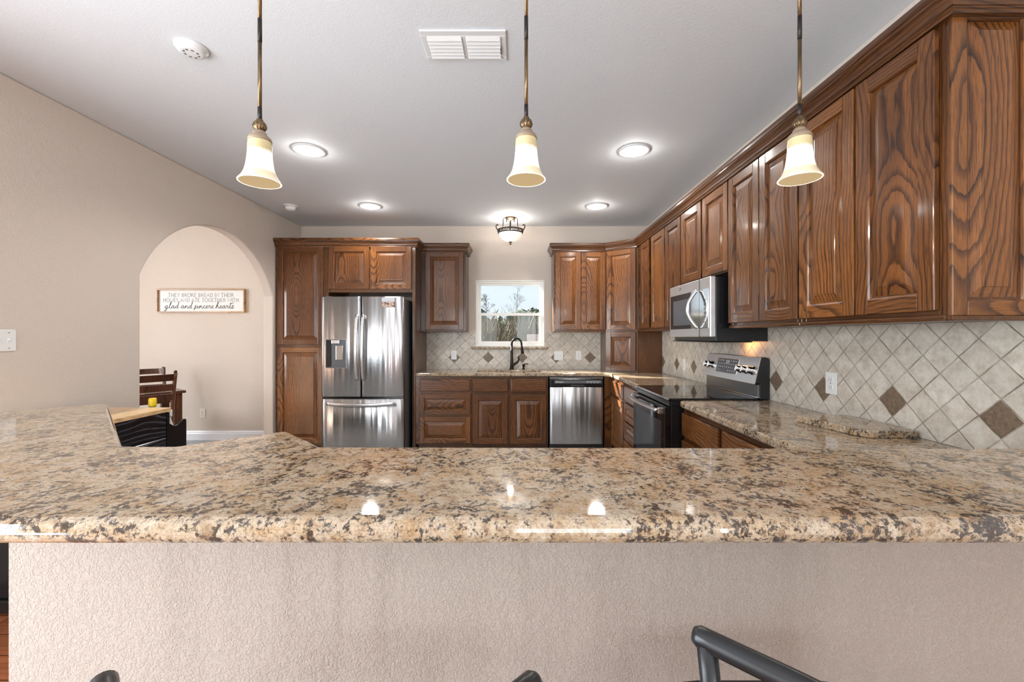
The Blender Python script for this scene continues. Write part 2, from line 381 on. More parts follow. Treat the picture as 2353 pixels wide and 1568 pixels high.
def tube(bm, pts, r, seg=12, mat=0, caps=True, radii=None, flat_=None):
    pts = [Vector(p) for p in pts]; rings = []
    prev = None
    for i, p in enumerate(pts):
        if i == 0: d = pts[1]-p
        elif i == len(pts)-1: d = p-pts[i-1]
        else: d = (pts[i+1]-p).normalized()+(p-pts[i-1]).normalized()
        d.normalize()
        if prev is None:
            u = d.cross(Vector((0, 0, 1)))
            if u.length < 1e-3: u = d.cross(Vector((1, 0, 0)))
        else: u = prev-d*prev.dot(d)
        u.normalize(); prev = u; v = d.cross(u)
        rad = radii[i] if radii else r
        ru, rv = (rad, rad) if flat_ is None else (rad*flat_[0], rad*flat_[1])
        rings.append([bm.verts.new(p+u*math.cos(2*PI*k/seg)*ru+v*math.sin(2*PI*k/seg)*rv) for k in range(seg)])
    for a, b in zip(rings, rings[1:]):
        for i in range(seg):
            f = bm.faces.new((a[i], b[i], b[(i+1) % seg], a[(i+1) % seg])); f.smooth = True; f.material_index = mat
    if caps:
        bm.faces.new(rings[0]).material_index = mat; bm.faces.new(rings[-1][::-1]).material_index = mat
def smoothpath(pts, n=6):
    P = [Vector(p) for p in pts]; out = []
    for i in range(len(P)-1):
        p0 = P[max(i-1, 0)]; p1 = P[i]; p2 = P[i+1]; p3 = P[min(i+2, len(P)-1)]
        for k in range(n):
            t = k/n
            out.append(0.5*((2*p1)+(p2-p0)*t+(2*p0-5*p1+4*p2-p3)*t*t+(3*p1-p0-3*p2+p3)*t**3))
    out.append(P[-1]); return out
def prism(bm, poly, axis, a0, a1, mat=0, smooth=False):
    """poly of 2D points extruded along an axis ('x': poly is (y,z); 'y': (x,z); 'z': (x,y))"""
    def P(p, a): return (a, p[0], p[1]) if axis == 'x' else ((p[0], a, p[1]) if axis == 'y' else (p[0], p[1], a))
    A = [bm.verts.new(P(p, a0)) for p in poly]; B = [bm.verts.new(P(p, a1)) for p in poly]
    n = len(poly); fs = [bm.faces.new(A), bm.faces.new(B[::-1])]
    for i in range(n): fs.append(bm.faces.new((A[i], B[i], B[(i+1) % n], A[(i+1) % n])))
    for f in fs: f.material_index = mat
def obj(name, bm, mats, parent=None, loc=None, rot=None, smooth_angle=None, bevel=None):
    bmesh.ops.recalc_face_normals(bm, faces=bm.faces[:])
    me = bpy.data.meshes.new(name); bm.to_mesh(me); bm.free()
    o = bpy.data.objects.new(name, me); COL.objects.link(o)
    for m_ in (mats if isinstance(mats, (list, tuple)) else [mats]): me.materials.append(M[m_] if isinstance(m_, str) else m_)
    if parent is not None: o.parent = parent
    if loc is not None: o.location = loc
    if rot is not None: o.rotation_euler = rot if isinstance(rot, tuple) else (0, 0, rot)
    if bevel:
        b = o.modifiers.new('edge', 'BEVEL'); b.width = bevel[0]; b.segments = bevel[1]; b.limit_method = 'ANGLE'; b.angle_limit = math.radians(50)
        b.harden_normals = False
        for p in me.polygons: p.use_smooth = False
    return o
def tag(o, label, cat, group=None, kind=None):
    if label: o['label'] = label
    if cat: o['category'] = cat
    if group: o['group'] = group
    if kind: o['kind'] = kind
    return o
def thing(name, label, cat, loc=(0, 0, 0), rot=0, group=None):
    o = bpy.data.objects.new(name, None); COL.objects.link(o); o.empty_display_size = 0.1
    o.location = loc; o.rotation_euler = (0, 0, rot)
    return tag(o, label, cat, group)
def struct(name, bm, m, parent=None, label=None, **k):
    o = obj(name, bm, m, parent, **k)
    if parent is None:
        o['kind'] = 'structure'
        if label: o['label'] = label
    return o
def copy_tree(o, parent=None):
    c = o.copy(); COL.objects.link(c)
    if parent is not None: c.parent = parent
    for ch in list(o.children): copy_tree(ch, c)
    return c
def ribbon(bm, pts, wd, y, mat=0):
    """flat pen stroke in the x-z plane, a hair thick"""
    pts = [Vector((p[0], p[1])) for p in pts]
    L = []; Rr = []
    for i, p in enumerate(pts):
        d = (pts[min(i+1, len(pts)-1)]-pts[max(i-1, 0)])
        if d.length < 1e-9: d = Vector((1, 0))
        d.normalize(); n = Vector((-d.y, d.x))*wd/2
        L.append(bm.verts.new((p.x+n.x, y, p.y+n.y))); Rr.append(bm.verts.new((p.x-n.x, y, p.y-n.y)))
    for i in range(len(pts)-1):
        try: bm.faces.new((L[i], Rr[i], Rr[i+1], L[i+1])).material_index = mat
        except ValueError: pass
def text_mesh(s, size, name, m, parent, loc, rot, extrude=0.0004):
    cu = bpy.data.curves.new(name, 'FONT'); cu.body = s; cu.size = size; cu.align_x = 'CENTER'; cu.align_y = 'CENTER'; cu.extrude = extrude
    to = bpy.data.objects.new(name, cu); COL.objects.link(to)
    dg = bpy.context.evaluated_depsgraph_get()
    me = bpy.data.meshes.new_from_object(to.evaluated_get(dg))
    bpy.data.objects.remove(to)
    o = bpy.data.objects.new(name, me); COL.objects.link(o); me.materials.clear(); me.materials.append(M[m])
    o.parent = parent; o.location = loc; o.rotation_euler = rot
    return o
# ================================================================== the setting
XL, XR, YB, ZC = -2.75, 1.67, 5.375, 2.74
bm = BM(); box(bm, -6.1, 1.80, -4.95, 5.53, -0.10, 0.0); struct('floor', bm, 'floor', label='red-brown wood plank floor')
bm = BM(); prism(bm, [(-6.1, 2.72), (-1.35, 2.72), (-0.95, 0.99), (1.669, 0.99), (1.669, 5.374), (-6.1, 5.374)], 'z', 0.0, 0.004); struct('floor_kitchen', bm, 'tilefloor', label='grey tile floor of the kitchen and dining room')
bm = BM(); box(bm, -6.1, 1.80, -4.95, 5.53, ZC, ZC+0.12); struct('ceiling', bm, 'ceiling', label='white textured ceiling')
# back wall with the window opening
WX0, WX1, WZ0, WZ1 = -0.5236, 0.3565, 1.198, 2.050
bm = BM()
box(bm, -6.1, WX0, YB, YB+0.15, 0, ZC); box(bm, WX1, 1.80, YB, YB+0.15, 0, ZC)
box(bm, WX0, WX1, YB, YB+0.15, 0, WZ0); box(bm, WX0, WX1, YB, YB+0.15, WZ1, ZC)
struct('wall_back', bm, 'wall', label='beige back wall with the sink window')
bm = BM(); box(bm, XR, XR+0.13, -4.95, -2.76, 0, ZC); box(bm, XR, XR+0.13, -2.40, YB, 0, ZC); box(bm, XR, XR+0.13, -2.76, -2.40, 0, 0.60); box(bm, XR, XR+0.13, -2.76, -2.40, 2.30, ZC); struct('wall_right', bm, 'wall', label='beige right wall behind cabinets')  # narrow opening behind the camera, cut only for the added stripe light
# left wall with the arched opening to the dining room
def arch_wall():
    bm = BM(); y0, y1, zs, za = 3.071, 4.739, 1.783, 2.333
    yc = (y0+y1)/2; hw = (y1-y0)/2; r = za-zs; R = (hw*hw+r*r)/(2*r); n = 40
    curve = []
    for i in range(n+1):
        y = y0+(y1-y0)*i/n
        curve.append((y, za-R+math.sqrt(max(0, R*R-(y-yc)**2))))
    poly = [(-4.95, 0), (-1.30, 0), (-1.30, 2.15), (1.05, 2.15), (1.05, 0), (y0, 0)]+curve+[(y1, 0), (YB, 0), (YB, ZC), (-4.95, ZC)]
    prism(bm, poly, 'x', XL-0.108, XL)
    return bm
struct('wall_left', arch_wall(), 'wall', label='beige left wall with an arched opening', bevel=(0.012, 3))
# rear living-room wall with two windows, and the dining-room walls (all out of the picture)
bm = BM()
for x0, x1 in ((-2.86, -2.40), (-0.70, -0.05), (1.55, 1.80)): box(bm, x0, x1, -4.95, -4.80, 0, ZC)
box(bm, -2.40, -0.70, -4.95, -4.80, 0, 0.60); box(bm, -2.40, -0.70, -4.95, -4.80, 2.30, ZC); box(bm, -0.05, 1.55, -4.95, -4.80, 2.30, ZC)
struct('wall_rear', bm, 'wall')
bm = BM()
box(bm, -6.1, -5.95, 1.0, 2.10, 0, ZC); box(bm, -6.1, -5.95, 3.90, 5.375, 0, ZC); box(bm, -6.1, -5.95, 2.10, 3.90, 0, 0.70); box(bm, -6.1, -5.95, 2.10, 3.90, 2.30, ZC)
box(bm, -6.1, -2.86, 0.90, 1.0, 0, ZC)
struct('wall_dining', bm, 'wall')
def frame_y(name, x0, x1, z0, z1, y, mull):
    bm = BM(); t = 0.05
    box(bm, x0, x1, y-0.03, y+0.03, z1-t, z1); box(bm, x0, x1, y-0.03, y+0.03, z0, z0+t); box(bm, x0, x0+t, y-0.03, y+0.03, z0+t, z1-t); box(bm, x1-t, x1, y-0.03, y+0.03, z0+t, z1-t)
    for m_ in mull: box(bm, m_-0.035, m_+0.035, y-0.03, y+0.03, z0+t, z1-t)
    return bm
struct('window_2', frame_y('w', -2.40, -0.70, 0.60, 2.30, -4.86, (-1.55,)), 'vinyl'); struct('door_1', frame_y('d', -0.05, 1.55, 0.0, 2.30, -4.86, (0.75,)), 'vinyl')
bm = frame_y('d', -1.30, 1.05, 0.0, 2.15, 0, (-0.52, 0.27)); bmesh.ops.transform(bm, matrix=Matrix.Translation((-2.81, 0, 0)) @ Matrix.Rotation(PI/2, 4, 'Z'), verts=bm.verts)
struct('door_2', bm, 'vinyl')
bm = BM()
prism(bm, [(YB, 0), (YB-0.016, 0), (YB-0.016, 0.085), (YB-0.011, 0.098), (YB-0.011, 0.108), (YB-0.005, 0.121), (YB, 0.123)], 'x', -5.95, XL-0.108)
struct('baseboard_dining', bm, 'trim', label='white baseboard of the dining room')
# half wall carrying the bar, turning away at 45 degrees at its left end
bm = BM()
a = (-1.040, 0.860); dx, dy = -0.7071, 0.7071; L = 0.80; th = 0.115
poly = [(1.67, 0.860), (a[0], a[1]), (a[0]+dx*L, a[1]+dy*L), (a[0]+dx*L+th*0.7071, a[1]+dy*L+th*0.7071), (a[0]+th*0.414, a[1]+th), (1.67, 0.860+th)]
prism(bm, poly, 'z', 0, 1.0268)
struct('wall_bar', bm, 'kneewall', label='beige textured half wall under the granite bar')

# ---- sink window
wd = thing('window_1', 'white vinyl single-hung window above the kitchen sink', 'window'); wd['kind'] = 'structure'
bm = BM()   # drywall-return liner and fixed frame
def ring(bm, x0, x1, z0, z1, t, y0, y1, bev=0.003):
    box(bm, x0, x1, y0, y1, z1-t, z1, bev); box(bm, x0, x1, y0, y1, z0, z0+t, bev)
    box(bm, x0, x0+t, y0, y1, z0+t, z1-t, bev); box(bm, x1-t, x1, y0, y1, z0+t, z1-t, bev)
ring(bm, WX0, WX1, WZ0, WZ1, 0.012, YB-0.004, YB+0.15)
ring(bm, WX0+0.012, WX1-0.012, WZ0+0.012, WZ1-0.012, 0.022, YB+0.045, YB+0.125)
obj('window_frame', bm, 'vinyl', wd)
bm = BM(); ring(bm, WX0+0.034, WX1-0.034, 1.600, WZ1-0.034, 0.026, YB+0.085, YB+0.115); u = obj('upper_sash', bm, 'vinyl', wd)
bm = BM(); box(bm, WX0+0.058, WX1-0.058, YB+0.098, YB+0.102, 1.624, WZ1-0.058); obj('pane', bm, 'glass', u)
bm = BM(); ring(bm, WX0+0.034, WX1-0.034, WZ0+0.034, 1.632, 0.033, YB+0.052, YB+0.082); u = obj('lower_sash', bm, 'vinyl', wd)
bm = BM(); box(bm, WX0+0.064, WX1-0.064, YB+0.065, YB+0.069, WZ0+0.064, 1.601); obj('pane', bm, 'glass', u)
bm = BM(); box(bm, -0.575, 0.395, YB-0.045, YB+0.040, 1.166, 1.1975, 0.012, 4); 
o = obj('window_sill', bm, 'granite', wd); o['label'] = 'narrow brown granite window sill'

# ================================================================== cabinets
def door_mesh(w, h, t=0.020, s=0.058, horiz=False):
    """frame-and-panel front: stiles and rails with real joints, a coved sticking and a raised, bevelled panel; faces local -y"""
    bm = BM(); v, x = (0, 1)
    s = min(s, 0.30*min(w, h))
    bv = 0.003
    box(bm, 0, s, -t, 0, 0, h, bv, 2, v); box(bm, w-s, w, -t, 0, 0, h, bv, 2, v)
    box(bm, s, w-s, -t, 0, 0, s, bv, 2, x); box(bm, s, w-s, -t, 0, h-s, h, bv, 2, x)
    pm = x if horiz else v
    fl = min(0.036, 0.22*(min(w, h)-2*s))
    prof = [(s-0.001, -t+0.002), (s+0.004, -t+0.006), (s+0.006, -t+0.013), (s+0.009, -t+0.013), (s+0.009+fl*0.45, -t+0.009), (s+0.009+fl*0.95, -t+0.0035), (s+0.009+fl, -t+0.0015), (s+0.013+fl, -t+0.001)]
    rings = []
    for ins, y in prof:
        rings.append([bm.verts.new(c) for c in ((ins, y, ins), (w-ins, y, ins), (w-ins, y, h-ins), (ins, y, h-ins))])
    for k, (a, b) in enumerate(zip(rings, rings[1:])):
        for i in range(4):
            f = bm.faces.new((a[i], a[(i+1) % 4], b[(i+1) % 4], b[i])); f.material_index = pm
            if k < 3: f.material_index = (x if i in (0, 2) else v)
    bm.faces.new(rings[-1]).material_index = pm
    return bm
def slab_mesh(w, h, t=0.020):
    bm = BM(); box(bm, 0, w, -t, 0, 0, h, 0.006, 3, 0); return bm
OAK = ['oak_z', 'oak_x']; BODY = ['body_z', 'body_x']
def add_door(par, x0, x1, z0, z1, name='door', y=0.0, label=None):
    o = obj(name, door_mesh(x1-x0, z1-z0, horiz=False), OAK, par, (x0, y, z0))
    if label: o['label'] = label
    return o
def add_drawer(par, x0, x1, z0, z1, raised=True, name='drawer'):
    return obj(name, door_mesh(x1-x0, z1-z0, s=0.05, horiz=True) if raised else slab_mesh(x1-x0, z1-z0), OAK if raised else ['oak_x'], par, (x0, 0, z0))
def carcass(par, W, D, z0, z1, stiles=(), rails=(), name='body', bottom_trim=0.0, zb=None):
    """box body plus a face frame of stiles (x0,x1) and rails (x0,x1,z0,z1)"""
    bm = BM(); box(bm, 0, W, 0.018, D, z0, zb or z1, 0, 1, 0)
    for a, b in stiles: box(bm, a, b, 0, 0.019, z0, z1, 0.0015, 1, 0)
    for a, b, c, d in rails: box(bm, a, b, 0.0005, 0.019, c, d, 0.0015, 1, 1)
    if bottom_trim: 
        box(bm, 0, W, -0.012, 0.010, z0-0.004, z0+bottom_trim, 0.006, 3, 1)
    return obj(name, bm, BODY, par)

ZT = 2.400
# --- pantry and the cabinet over the refrigerator
t = thing('pantry_cabinet', 'tall dark oak pantry cabinet with two stacked doors left of refrigerator', 'cabinet', (-2.748, 4.790, 0))
carcass(t, 0.604, 0.583, 0.0, ZT, [(0, 0.036), (0.540, 0.604)], [(0.036, 0.540, 2.30, ZT), (0.036, 0.540, 1.19, 1.25), (0.036, 0.540, 0, 0.13)])
add_door(t, 0.030, 0.546, 1.238, 2.350, 'upper_door'); add_door(t, 0.030, 0.546, 0.115, 1.206, 'lower_door')
t = thing('refrigerator_cabinet', 'oak cabinet over the refrigerator with two golden brown doors', 'cabinet', (-2.144, 4.790, 0))
carcass(t, 0.954, 0.583, 1.831, ZT, [(0, 0.03), (0.46, 0.49), (0.92, 0.954)], [(0.03, 0.92, 1.831, 1.875), (0.03, 0.92, 2.33, ZT)])
add_door(t, 0.010, 0.466, 1.868, 2.352); add_door(t, 0.488, 0.948, 1.868, 2.352)
bm = BM(); box(bm, 0.954, 0.991, 0.0, 0.583, 0, ZT, 0.0015, 1, 0); obj('side_panel', bm, BODY, t)

# --- upper cabinets of the back wall
ZU, ZD0, ZD1 = 1.385, 1.412, 2.342
t = thing('upper_cabinet', 'single-door dark oak wall cabinet between refrigerator and window', 'cabinet', (-1.152, 5.055, 0))
carcass(t, 0.539, 0.318, ZU, ZT, [(0, 0.07), (0.505, 0.539)], [(0.07, 0.505, ZU, 1.43), (0.07, 0.505, 2.32, ZT)], bottom_trim=0.014)
add_door(t, 0.058, 0.515, ZD0, ZD1)
t = thing('upper_cabinet', 'two-door oak wall cabinet right of the sink window', 'cabinet', (0.4456, 5.055, 0))
carcass(t, 0.629, 0.318, ZU, ZT, [(0, 0.034), (0.30, 0.345), (0.60, 0.629)], [(0.034, 0.60, ZU, 1.43), (0.034, 0.60, 2.32, ZT)], bottom_trim=0.014)
add_door(t, 0.020, 0.324, ZD0, ZD1); add_door(t, 0.332, 0.622, ZD0, ZD1)
# --- diagonal corner cabinet standing on the counter
CW = math.hypot(0.31, 0.265); CA = math.atan2(-0.265, 0.31)
t = thing('corner_cabinet', 'diagonal oak corner cabinet reaching down to the countertop', 'cabinet', (1.0752, 5.055, 0))
bm = BM(); prism(bm, [(0.0005, 0.0), (0.309, -0.264), (0.590, -0.264), (0.590, 0.314), (0.0005, 0.314)], 'z', 0.9152, ZT, 0)
obj('body', bm, 'body_z', t)
bm = BM()
for a, b in ((0, 0.030), (CW-0.030, CW)): box(bm, a, b, -0.006, 0.01, 0.9152, ZT, 0.0015, 1, 0)
box(bm, 0.03, CW-0.03, -0.006, 0.01, 1.36, 1.42, 0.0015, 1, 1); box(bm, 0.03, CW-0.03, -0.006, 0.01, 2.33, ZT, 0.0015, 1, 1); box(bm, 0.03, CW-0.03, -0.006, 0.01, 0.9152, 0.95, 0.0015, 1, 1)
obj('face_frame', bm, BODY, t, rot=CA)
d_ = Vector((math.sin(CA), -math.cos(CA)))*0.006; e_ = Vector((math.cos(CA), math.sin(CA)))
p_ = e_*0.020+d_
for nm, za, zb in (('upper_door', 1.405, 2.342), ('lower_door', 0.930, 1.382)):
    obj(nm, door_mesh(CW-0.04, zb-za), OAK, t, (p_.x, p_.y, za), CA)

# --- upper cabinets along the right wall (fronts face the room: -x)
XF = 1.385
def run(name, label, cat, y_far, W, z0, doors, D=0.283, stiles=None, zd=None, trim=True, end=False):
    t = thing(name, label, cat, (XF, y_far, 0), -PI/2)
    st = stiles or [(0, 0.03), (W-0.03, W)]
    carcass(t, W, D, z0, ZT, st, [(0.03, W-0.03, z0, z0+0.045), (0.03, W-0.03, 2.31, ZT)], bottom_trim=0.016 if trim else 0)
    for a, b in doors: add_door(t, a, b, (zd or 1.416), 2.338)
    return t
run('upper_cabinet', 'oak wall cabinet with two narrow doors next to the diagonal corner cabinet', 'cabinet', 4.789, 0.906, ZU, [(0.160, 0.447), (0.522, 0.892)])
run('upper_cabinet', 'single-door oak wall cabinet at the far side of the microwave', 'cabinet', 3.882, 0.380, ZU, [(0.014, 0.371)])
run('upper_cabinet', 'short two-door oak wall cabinet directly above the microwave', 'cabinet', 3.495, 0.777, 1.756, [(0.006, 0.378), (0.404, 0.771)], zd=1.764, trim=False)
run('upper_cabinet', 'tall two-door oak wall cabinet right beside the microwave', 'cabinet', 2.717, 0.678, ZU, [(0.006, 0.344), (0.352, 0.672)])
t = run('upper_cabinet', 'nearest tall oak wall cabinet ending in a panelled side facing the bar', 'cabinet', 2.038, 0.692, ZU, [(0.006, 0.334), (0.346, 0.664)])
# panelled end facing the viewer: a frame-and-panel front turned to face the bar
o = obj('end_panel', door_mesh(0.284, ZT-ZU-0.012, t=0.012, s=0.048), OAK, t, (0.692, 0.0, ZU+0.012), PI/2)
bm = BM(); box(bm, 0.690, 0.716, -0.012, 0.274, ZU-0.004, ZU+0.0115, 0.005, 3, 0); obj('end_trim', bm, 'body_z', t)

# --- crown mouldings (mitred sweeps)
def crown(name, label, path, ex=0.0):
    prof = [(0.0, 2.346), (0.023, 2.346), (0.026, 2.352), (0.023, 2.362), (0.026, 2.366), (0.031, 2.367), (0.034, 2.378), (0.043, 2.394), (0.056, 2.406), (0.058, 2.412), (0.064, 2.414), (0.066, 2.428), (0.062, 2.440), (0.058, 2.445), (0.0, 2.445)]
    prof = [(o*0.78, z) for o, z in prof]
    bm = BM(); uvl = bm.loops.layers.uv.new('uv')
    P = [Vector(p) for p in path]; n = len(P); rows = []; acc = 0; cum = [0]
    for i in range(1, n): acc += (P[i]-P[i-1]).length; cum.append(acc)
    for i, p in enumerate(P):
        d0 = (P[i]-P[i-1]).normalized() if i else (P[1]-P[0]).normalized()
        d1 = (P[i+1]-P[i]).normalized() if i < n-1 else d0
        n0 = Vector((d0.y, -d0.x)); n1 = Vector((d1.y, -d1.x))
        m_ = (n0+n1).normalized(); k = 1/max(0.3, m_.dot(n0))
        rows.append([bm.verts.new((p.x+m_.x*k*o, p.y+m_.y*k*o, z)) for o, z in prof])
    vl = [0]
    for a, b in zip(prof, prof[1:]): vl.append(vl[-1]+math.hypot(b[0]-a[0], b[1]-a[1]))
    for i in range(n-1):
        for j in range(len(prof)-1):
            f = bm.faces.new((rows[i][j], rows[i+1][j], rows[i+1][j+1], rows[i][j+1]))
            for lp, (u, v) in zip(f.loops, ((cum[i], vl[j]), (cum[i+1], vl[j]), (cum[i+1], vl[j+1]), (cum[i], vl[j+1]))):
                lp[uvl].uv = (u+i*3.7, v)
    bm.faces.new(rows[0]); bm.faces.new(rows[-1][::-1])
    return tag(obj(name, bm, 'oak_uv'), label, 'moulding')
crown('crown_moulding', 'oak crown moulding over the pantry, refrigerator and narrow wall cabinet', [(-2.747, 4.789), (-1.152, 4.789), (-1.152, 5.054), (-0.612, 5.054), (-0.612, 5.372)])
crown('crown_moulding', 'long oak crown moulding over the right-wall cabinets and the corner', [(0.4446, 5.372), (0.4446, 5.054), (1.075, 5.054), (1.384, 4.789), (1.384, 1.345-0.012), (1.667, 1.345-0.012)])

# --- base cabinets, back wall
def base(name, label, loc, rot, W, D, fronts, stiles, rails, zt=0.872, zb=None):
    t = thing(name, label, 'cabinet', loc, rot)
    carcass(t, W, D, 0.10, zt, stiles, rails, zb=zb)
    bm = BM(); box(bm, 0, W, 0.07, D, 0.0, 0.10, 0, 1, 0); obj('toe_kick', bm, 'body_z', t)
    for kind, x0, x1, z0, z1 in fronts:
        if kind == 'slab': add_drawer(t, x0, x1, z0, z1, False)
        elif kind == 'false': add_drawer(t, x0, x1, z0, z1, False, 'false_front')
        elif kind == 'drawer': add_drawer(t, x0, x1, z0, z1, True)
        else: add_door(t, x0, x1, z0, z1)
    return t
YF = 4.800
base('base_cabinet', 'dark oak base cabinet with three drawers beside the refrigerator panel', (-1.152, YF, 0), 0, 0.640, 0.572,
     [('slab', 0.049, 0.622, 0.706, 0.842), ('drawer', 0.049, 0.625, 0.438, 0.668), ('drawer', 0.049, 0.625, 0.112, 0.410)],
     [(0, 0.06), (0.61, 0.640)], [(0.06, 0.61, 0.83, 0.872), (0.06, 0.61, 0.66, 0.72), (0.06, 0.61, 0.40, 0.45), (0.06, 0.61, 0.10, 0.13)])
base('base_cabinet', 'oak sink base cabinet with two doors and two false drawer fronts', (-0.510, YF, 0), 0, 0.872, 0.572,
     [('false', 0.016, 0.412, 0.700, 0.842), ('false', 0.446, 0.848, 0.700, 0.842), ('door', 0.016, 0.412, 0.104, 0.658), ('door', 0.446, 0.848, 0.104, 0.658)],
     [(0, 0.03), (0.40, 0.46), (0.835, 0.872)], [(0.03, 0.835, 0.83, 0.872), (0.03, 0.835, 0.65, 0.715), (0.03, 0.835, 0.10, 0.12)], zb=0.684)
# right wall base run
XB = 1.090
t = base('base_cabinet', 'oak base cabinet with one drawer and door in the corner by the dishwasher', (XB, 4.799, 0), -PI/2, 0.590, 0.575,
     [('slab', 0.040, 0.572, 0.690, 0.838), ('door', 0.040, 0.572, 0.112, 0.655)], [(0, 0.05), (0.56, 0.590)], [(0.05, 0.56, 0.83, 0.872), (0.05, 0.56, 0.65, 0.70), (0.05, 0.56, 0.10, 0.12)])
bm = BM(); box(bm, 0.0, 0.565, -0.086, -0.0005, 0.0, 0.872, 0, 1, 0)
o = obj('filler_panel', bm, 'body_z', t, (0, 0, 0)); o.location = (0.0, 0.0, 0); o.rotation_euler = (0, 0, 0)
o.data.transform(Matrix.Translation((-0.566, 0, 0)))
base('base_cabinet', 'oak base cabinet with four stacked drawers at the far side of the range', (XB, 4.207, 0), -PI/2, 0.705, 0.575,
     [('slab', 0.014, 0.690, 0.690, 0.838), ('drawer', 0.014, 0.690, 0.500, 0.672), ('drawer', 0.014, 0.690, 0.312, 0.482), ('drawer', 0.014, 0.690, 0.112, 0.294)],
     [(0, 0.03), (0.675, 0.705)], [(0.03, 0.675, 0.83, 0.872), (0.03, 0.675, 0.66, 0.70), (0.03, 0.675, 0.10, 0.12)])
base('base_cabinet', 'dark oak drawer cabinet beside the range at its near side', (XB, 2.735, 0), -PI/2, 0.520, 0.575,
     [('slab', 0.010, 0.495, 0.690, 0.836), ('drawer', 0.010, 0.495, 0.405, 0.660), ('drawer', 0.010, 0.495, 0.112, 0.380)],
     [(0, 0.03), (0.49, 0.520)], [(0.03, 0.49, 0.83, 0.872), (0.03, 0.49, 0.655, 0.70), (0.03, 0.49, 0.10, 0.12)])
base('base_cabinet', 'dark oak base cabinet half hidden behind the bar at the right', (XB, 2.214, 0), -PI/2, 1.230, 0.575,
     [('slab', 0.020, 0.560, 0.690, 0.836), ('slab', 0.590, 1.150, 0.690, 0.836), ('door', 0.020, 0.560, 0.112, 0.660), ('door', 0.590, 1.150, 0.112, 0.660)],
     [(0, 0.03), (0.55, 0.60), (1.20, 1.230)], [(0.03, 1.20, 0.83, 0.872), (0.03, 1.20, 0.655, 0.70), (0.03, 1.20, 0.10, 0.12)])

# ================================================================== granite tops
def slab(name, label, cat, poly, z0, z1, bev, hole=None, seg=5, m='granite'):
    bm = BM()
    if hole is None:
        prism(bm, poly, 'z', z0, z1)
    else:
        for z, flip in ((z1, False), (z0, True)):
            es = []
            for lp in (poly, hole):
                vs = [bm.verts.new((p[0], p[1], z)) for p in lp]
                es += [bm.edges.new((vs[i], vs[(i+1) % len(vs)])) for i in range(len(vs))]
            bmesh.ops.triangle_fill(bm, use_beauty=True, use_dissolve=False, edges=es)
        bm.verts.ensure_lookup_table()
        n1, n2 = len(poly), len(hole); tot = n1+n2
        V = bm.verts
        for off, n in ((0, n1), (n1, n2)):
            for i in range(n):
                a, b = off+i, off+(i+1) % n
                bm.faces.new((V[a], V[b], V[tot+b], V[tot+a]))
    o = obj(name, bm, m, bevel=(bev, seg))
    return tag(o, label, cat)
slab('bar_countertop', 'raised speckled brown granite bar top across the foreground', 'countertop',
     [(1.667, 0.605), (-1.113, 0.605), (-1.91, 1.38), (-1.640, 1.660), (-1.605, 1.652), (-0.957, 1.024), (-0.824, 1.022), (-0.647, 1.190), (-0.4707, 1.018), (1.667, 0.998)], 1.027, 1.067, 0.0185)
def rrect(x0, x1, y0, y1, r, n=6):
    out = []
    for cx, cy, a0 in ((x1-r, y1-r, 0), (x0+r, y1-r, 90), (x0+r, y0+r, 180), (x1-r, y0+r, 270)):
        for i in range(n+1):
            a = math.radians(a0+90*i/n); out.append((cx+r*math.cos(a), cy+r*math.sin(a)))
    return out
slab('countertop', 'L-shaped granite countertop around the sink and back corner', 'countertop',
     [(-1.150, 5.366), (1.661, 5.366), (1.661, 3.496), (1.050, 3.496), (1.050, 4.715), (0.995, 4.768), (-1.150, 4.768)], 0.874, 0.914, 0.012,
     hole=rrect(-0.472, 0.288, 4.880, 5.235, 0.06))
slab('countertop', 'granite countertop between the range and the bar', 'countertop',
     [(1.661, 0.980), (1.050, 0.980), (1.050, 2.680), (1.056, 2.712), (1.075, 2.730), (1.110, 2.736), (1.661, 2.736)], 0.874, 0.914, 0.012)
pts = [(1.367, 2.058), (1.50, 2.085), (1.613, 2.080), (1.640, 2.02), (1.648, 1.90), (1.650, 1.74), (1.640, 1.718), (1.459, 1.716), (1.435, 1.730), (1.415, 1.765), (1.395, 1.88)]
slab('granite_offcut', 'loose granite board with a rounded corner lying on right countertop', 'board', pts, 0.9146, 0.9440, 0.004, seg=2)

# sink basin
bm = BM()
o_ = rrect(-0.484, 0.300, 4.868, 5.247, 0.07); i_ = rrect(-0.460, 0.276, 4.892, 5.223, 0.06); b_ = rrect(-0.440, 0.256, 4.912, 5.203, 0.08)
R_ = [[bm.verts.new((p[0], p[1], z)) for p in lp] for lp, z in ((o_, 0.8735), (i_, 0.8735), (b_, 0.700), (rrect(-0.452, 0.268, 4.90, 5.215, 0.08), 0.690), (o_, 0.866))]
for A, B in ((0, 1), (1, 2)):
    for k in range(len(o_)):
        q = (k+1) % len(o_); bm.faces.new((R_[A][k], R_[A][q], R_[B][q], R_[B][k])).smooth = True
bm.faces.new(R_[2])
snk = tag(obj('kitchen_sink', bm, 'steel_plain'), 'undermount stainless sink let into the granite below the window', 'sink')

